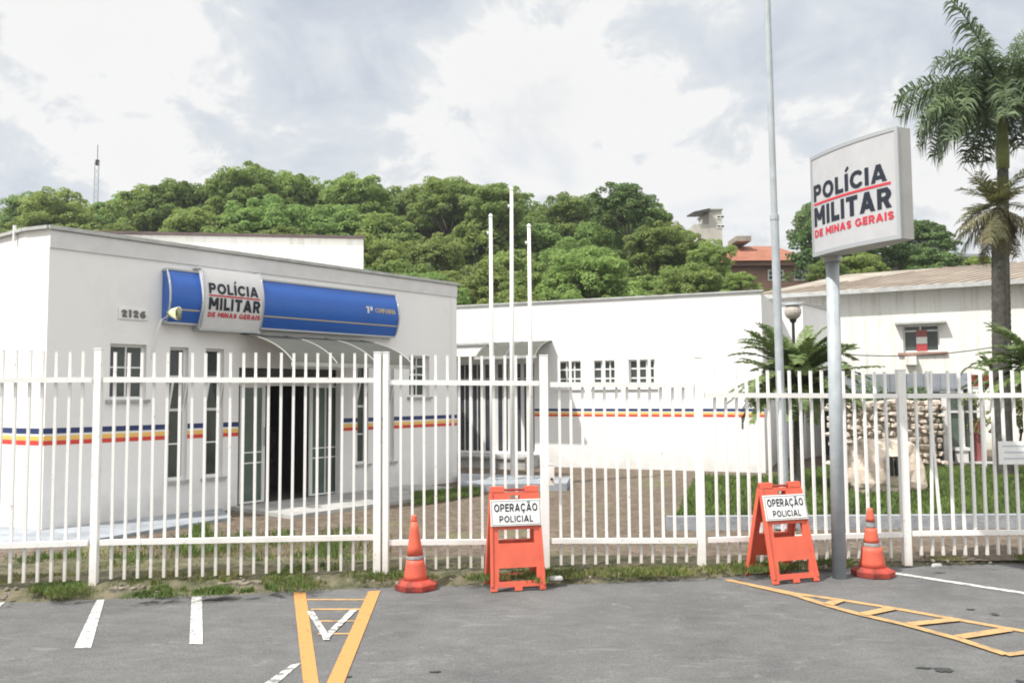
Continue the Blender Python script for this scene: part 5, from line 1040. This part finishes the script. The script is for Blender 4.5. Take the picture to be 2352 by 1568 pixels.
# ---- grass (uncountable)
def blades(name, pts, h, m, seed, w_=.006):
    rg = np.random.default_rng(seed); pts = np.array(pts); n = len(pts); a = rg.uniform(0, 6.28, n); hh = h*rg.uniform(.45, 1.25, n); w2 = w_*rg.uniform(.7, 1.4, n); side = np.stack([np.cos(a), np.sin(a), 0*a], 1)*w2[:, None]; ln = rg.normal(0, .35, (n, 3)); ln[:, 2] = 1; tip = pts + ln*hh[:, None]; mid = pts + ln*hh[:, None]*np.array([.3, .3, .55])
    v = np.stack([pts-side, pts+side, mid+side*.8, mid-side*.8, tip+side*.1, tip-side*.1], 1).reshape(-1, 3); i = np.arange(n)*6; f = np.concatenate([np.stack([i, i+1, i+2, i+3], 1), np.stack([i+3, i+2, i+4, i+5], 1)]); o = mesh_np(name, v, f, m); tag(o, kind='stuff'); return o
def patch(poly, n, z, seed, clump=0.):            # random points inside a pixel polygon laid on height z
    rg = random.Random(seed); q = [G(u, v, z) for u, v in poly]; xs = [p.x for p in q]; ys = [p.y for p in q]; out = []
    while len(out) < n:
        x, y = rg.uniform(min(xs), max(xs)), rg.uniform(min(ys), max(ys)); c = False
        for i in range(len(q)):
            a, b = q[i], q[i-1]
            if (a.y > y) != (b.y > y) and x < (b.x-a.x)*(y-a.y)/(b.y-a.y)+a.x: c = not c
        if not c: continue
        if clump and mn.noise(Vector((x*2.2, y*2.2, 5))) + .45*mn.noise(Vector((x*9, y*9, 2))) < clump*rg.uniform(.2, 1.2)-.1: continue
        out.append((x, y, z))
    return out
lab = lambda o, l, c='grass': tag(o, l, c)
lab(blades('lawn_grass', patch([(1552, 1190), (2500, 1186), (2500, 1078), (1905, 1076), (1750, 1100), (1600, 1096)], 42000, lz, 1), .10, M['grass'], 1, .009), 'green lawn grass growing inside the raised kerb')
vp = []
for poly, n in (([(30, 1374), (225, 1372), (210, 1340), (40, 1345)], 1300), ([(300, 1370), (430, 1366), (420, 1340), (310, 1342)], 800), ([(430, 1366), (640, 1358), (600, 1332), (450, 1340)], 1500), ([(620, 1324), (790, 1315), (780, 1298), (640, 1304)], 700), ([(0, 1320), (70, 1320), (60, 1290), (0, 1290)], 300)): vp += patch(poly, int(n*.8), .062, n, .5)
vp += patch([(-100, 1395), (880, 1350), (880, 1318), (-100, 1345)], 2200, .06, 55, .5) + patch([(1270, 1332), (1700, 1318), (1950, 1302), (2600, 1292), (2600, 1276), (1270, 1306)], 2200, .05, 56, .6) + patch([(890, 1350), (1270, 1338), (1270, 1312), (890, 1318)], 700, .07, 57, .3) + patch([(1650, 1322), (1960, 1300), (1960, 1285), (1650, 1300)], 900, .07, 58, .3)
lab(blades('verge_grass', vp, .050, M['grass'], 2, .005), 'short weedy grass tufts along the dirt verge')
yp = patch([(945, 1162), (1105, 1135), (1105, 1122), (945, 1135)], 5000, .06, 61) + patch([(440, 1232), (485, 1228), (480, 1208), (445, 1212)], 260, .06, 62) + patch([(0, 1310), (860, 1290), (860, 1215), (500, 1225), (230, 1262), (0, 1290)], 2600, .05, 63, .5)
lab(blades('yard_grass', yp, .075, M['grass'], 3, .007), 'uneven grass patches in the yard beside the station apron')
dp = patch([(-100, 1385), (900, 1340), (1700, 1318), (1950, 1300), (2600, 1290), (2600, 1272), (-100, 1325)], 9000, .06, 71, .1) + patch([(0, 1315), (900, 1300), (900, 1225), (300, 1255), (0, 1290)], 4500, .05, 72, .0)
lab(blades('dry_grass', dp, .045, M['drygrass'], 4, .004), 'dry straw-coloured grass scattered over the verge', 'dry grass')
kb_ = MB(); rk = random.Random(12)
for (ua, va), (ub, vb) in (((500, 1356), (640, 1350)), ((648, 1343), (770, 1337)), ((775, 1338), (868, 1333)), ((250, 1368), (330, 1365)), ((1290, 1331), (1420, 1329)), ((1430, 1329), (1560, 1326))):
    A, B = G(ua, va, 0), G(ub, vb, 0); n_ = 9; d = (B-A).normalized(); nn_ = Vector((-d.y, d.x, 0)); f = []; t_ = []
    fr_ = [A.lerp(B, k/n_) + nn_*rk.uniform(-.02, .02) for k in range(n_+1)]; bk = [A.lerp(B, k/n_) + nn_*(.10+rk.uniform(-.02, .02)) for k in range(n_, -1, -1)]
    kb_.prism([(p.x, p.y, -.01) for p in fr_+bk], [(p.x, p.y, .062+rk.uniform(-.008, .008)) for p in fr_+bk])
o = kb_.build('broken_kerb', mat('old_kerb', (.25, .22, .175), .9, col2=(.09, .085, .06), scale=7, bump=.7)); tag(o, kind='structure')
# small stones on the verge
sp2 = patch([(-50, 1380), (900, 1338), (1700, 1316), (1950, 1298), (2400, 1290), (2400, 1276), (-50, 1325)], 200, .07, 81); mb = MB(); rg = random.Random(4)
for x, y, z in sp2:
    r = rg.uniform(.005, .018); mb.hexa([Vector((x+i*r*rg.uniform(.6, 1.1), y+j*r*rg.uniform(.6, 1.1), z+k*r*.6)) for i in (-1, 1) for j in (-1, 1) for k in (-1, 1)])
o = mb.build('gravel', mat('gravel_stone', (.26, .23, .19), .9, var=.4)); tag(o, 'small stones and crumbs of concrete lying on the dirt verge', 'gravel', kind='stuff')
for u, v, w3, lb in ((1277, 1326, .09, 'flat pale stone lying at the foot of the gate post'), (2152, 1297, .07, 'small white stone on the verge beyond the second cone')):
    p = G(u, v, .08); mb = MB(); mb.prism([(p.x+w3*math.cos(a)*q, p.y+w3*.6*math.sin(a)*q, .06) for a, q in ((k*.785, .8+.3*((k*7) % 3)/3) for k in range(8))], [(p.x+w3*.7*math.cos(a), p.y+w3*.4*math.sin(a), .095) for a in (k*.785 for k in range(8))]); tag(mb.build('stone', M['concrete'], bevel=.012), lb, 'stone')

# ================================================================ AIR
hz = MB(); hz.bx(-120, 150, -12, 130, -1.1, 30); hm_ = bpy.data.materials.new('haze'); hm_.use_nodes = True; nt = hm_.node_tree; nt.nodes.clear()
pv = nt.nodes.new('ShaderNodeVolumePrincipled'); pv.inputs['Density'].default_value = .0006; pv.inputs['Color'].default_value = (.92, .95, 1, 1); pv.inputs['Anisotropy'].default_value = .2; oo = nt.nodes.new('ShaderNodeOutputMaterial'); nt.links.new(pv.outputs[0], oo.inputs['Volume'])
tag(hz.build('haze', hm_), kind='stuff', label='thin bright haze in the air that pales the wooded hill', cat='haze')
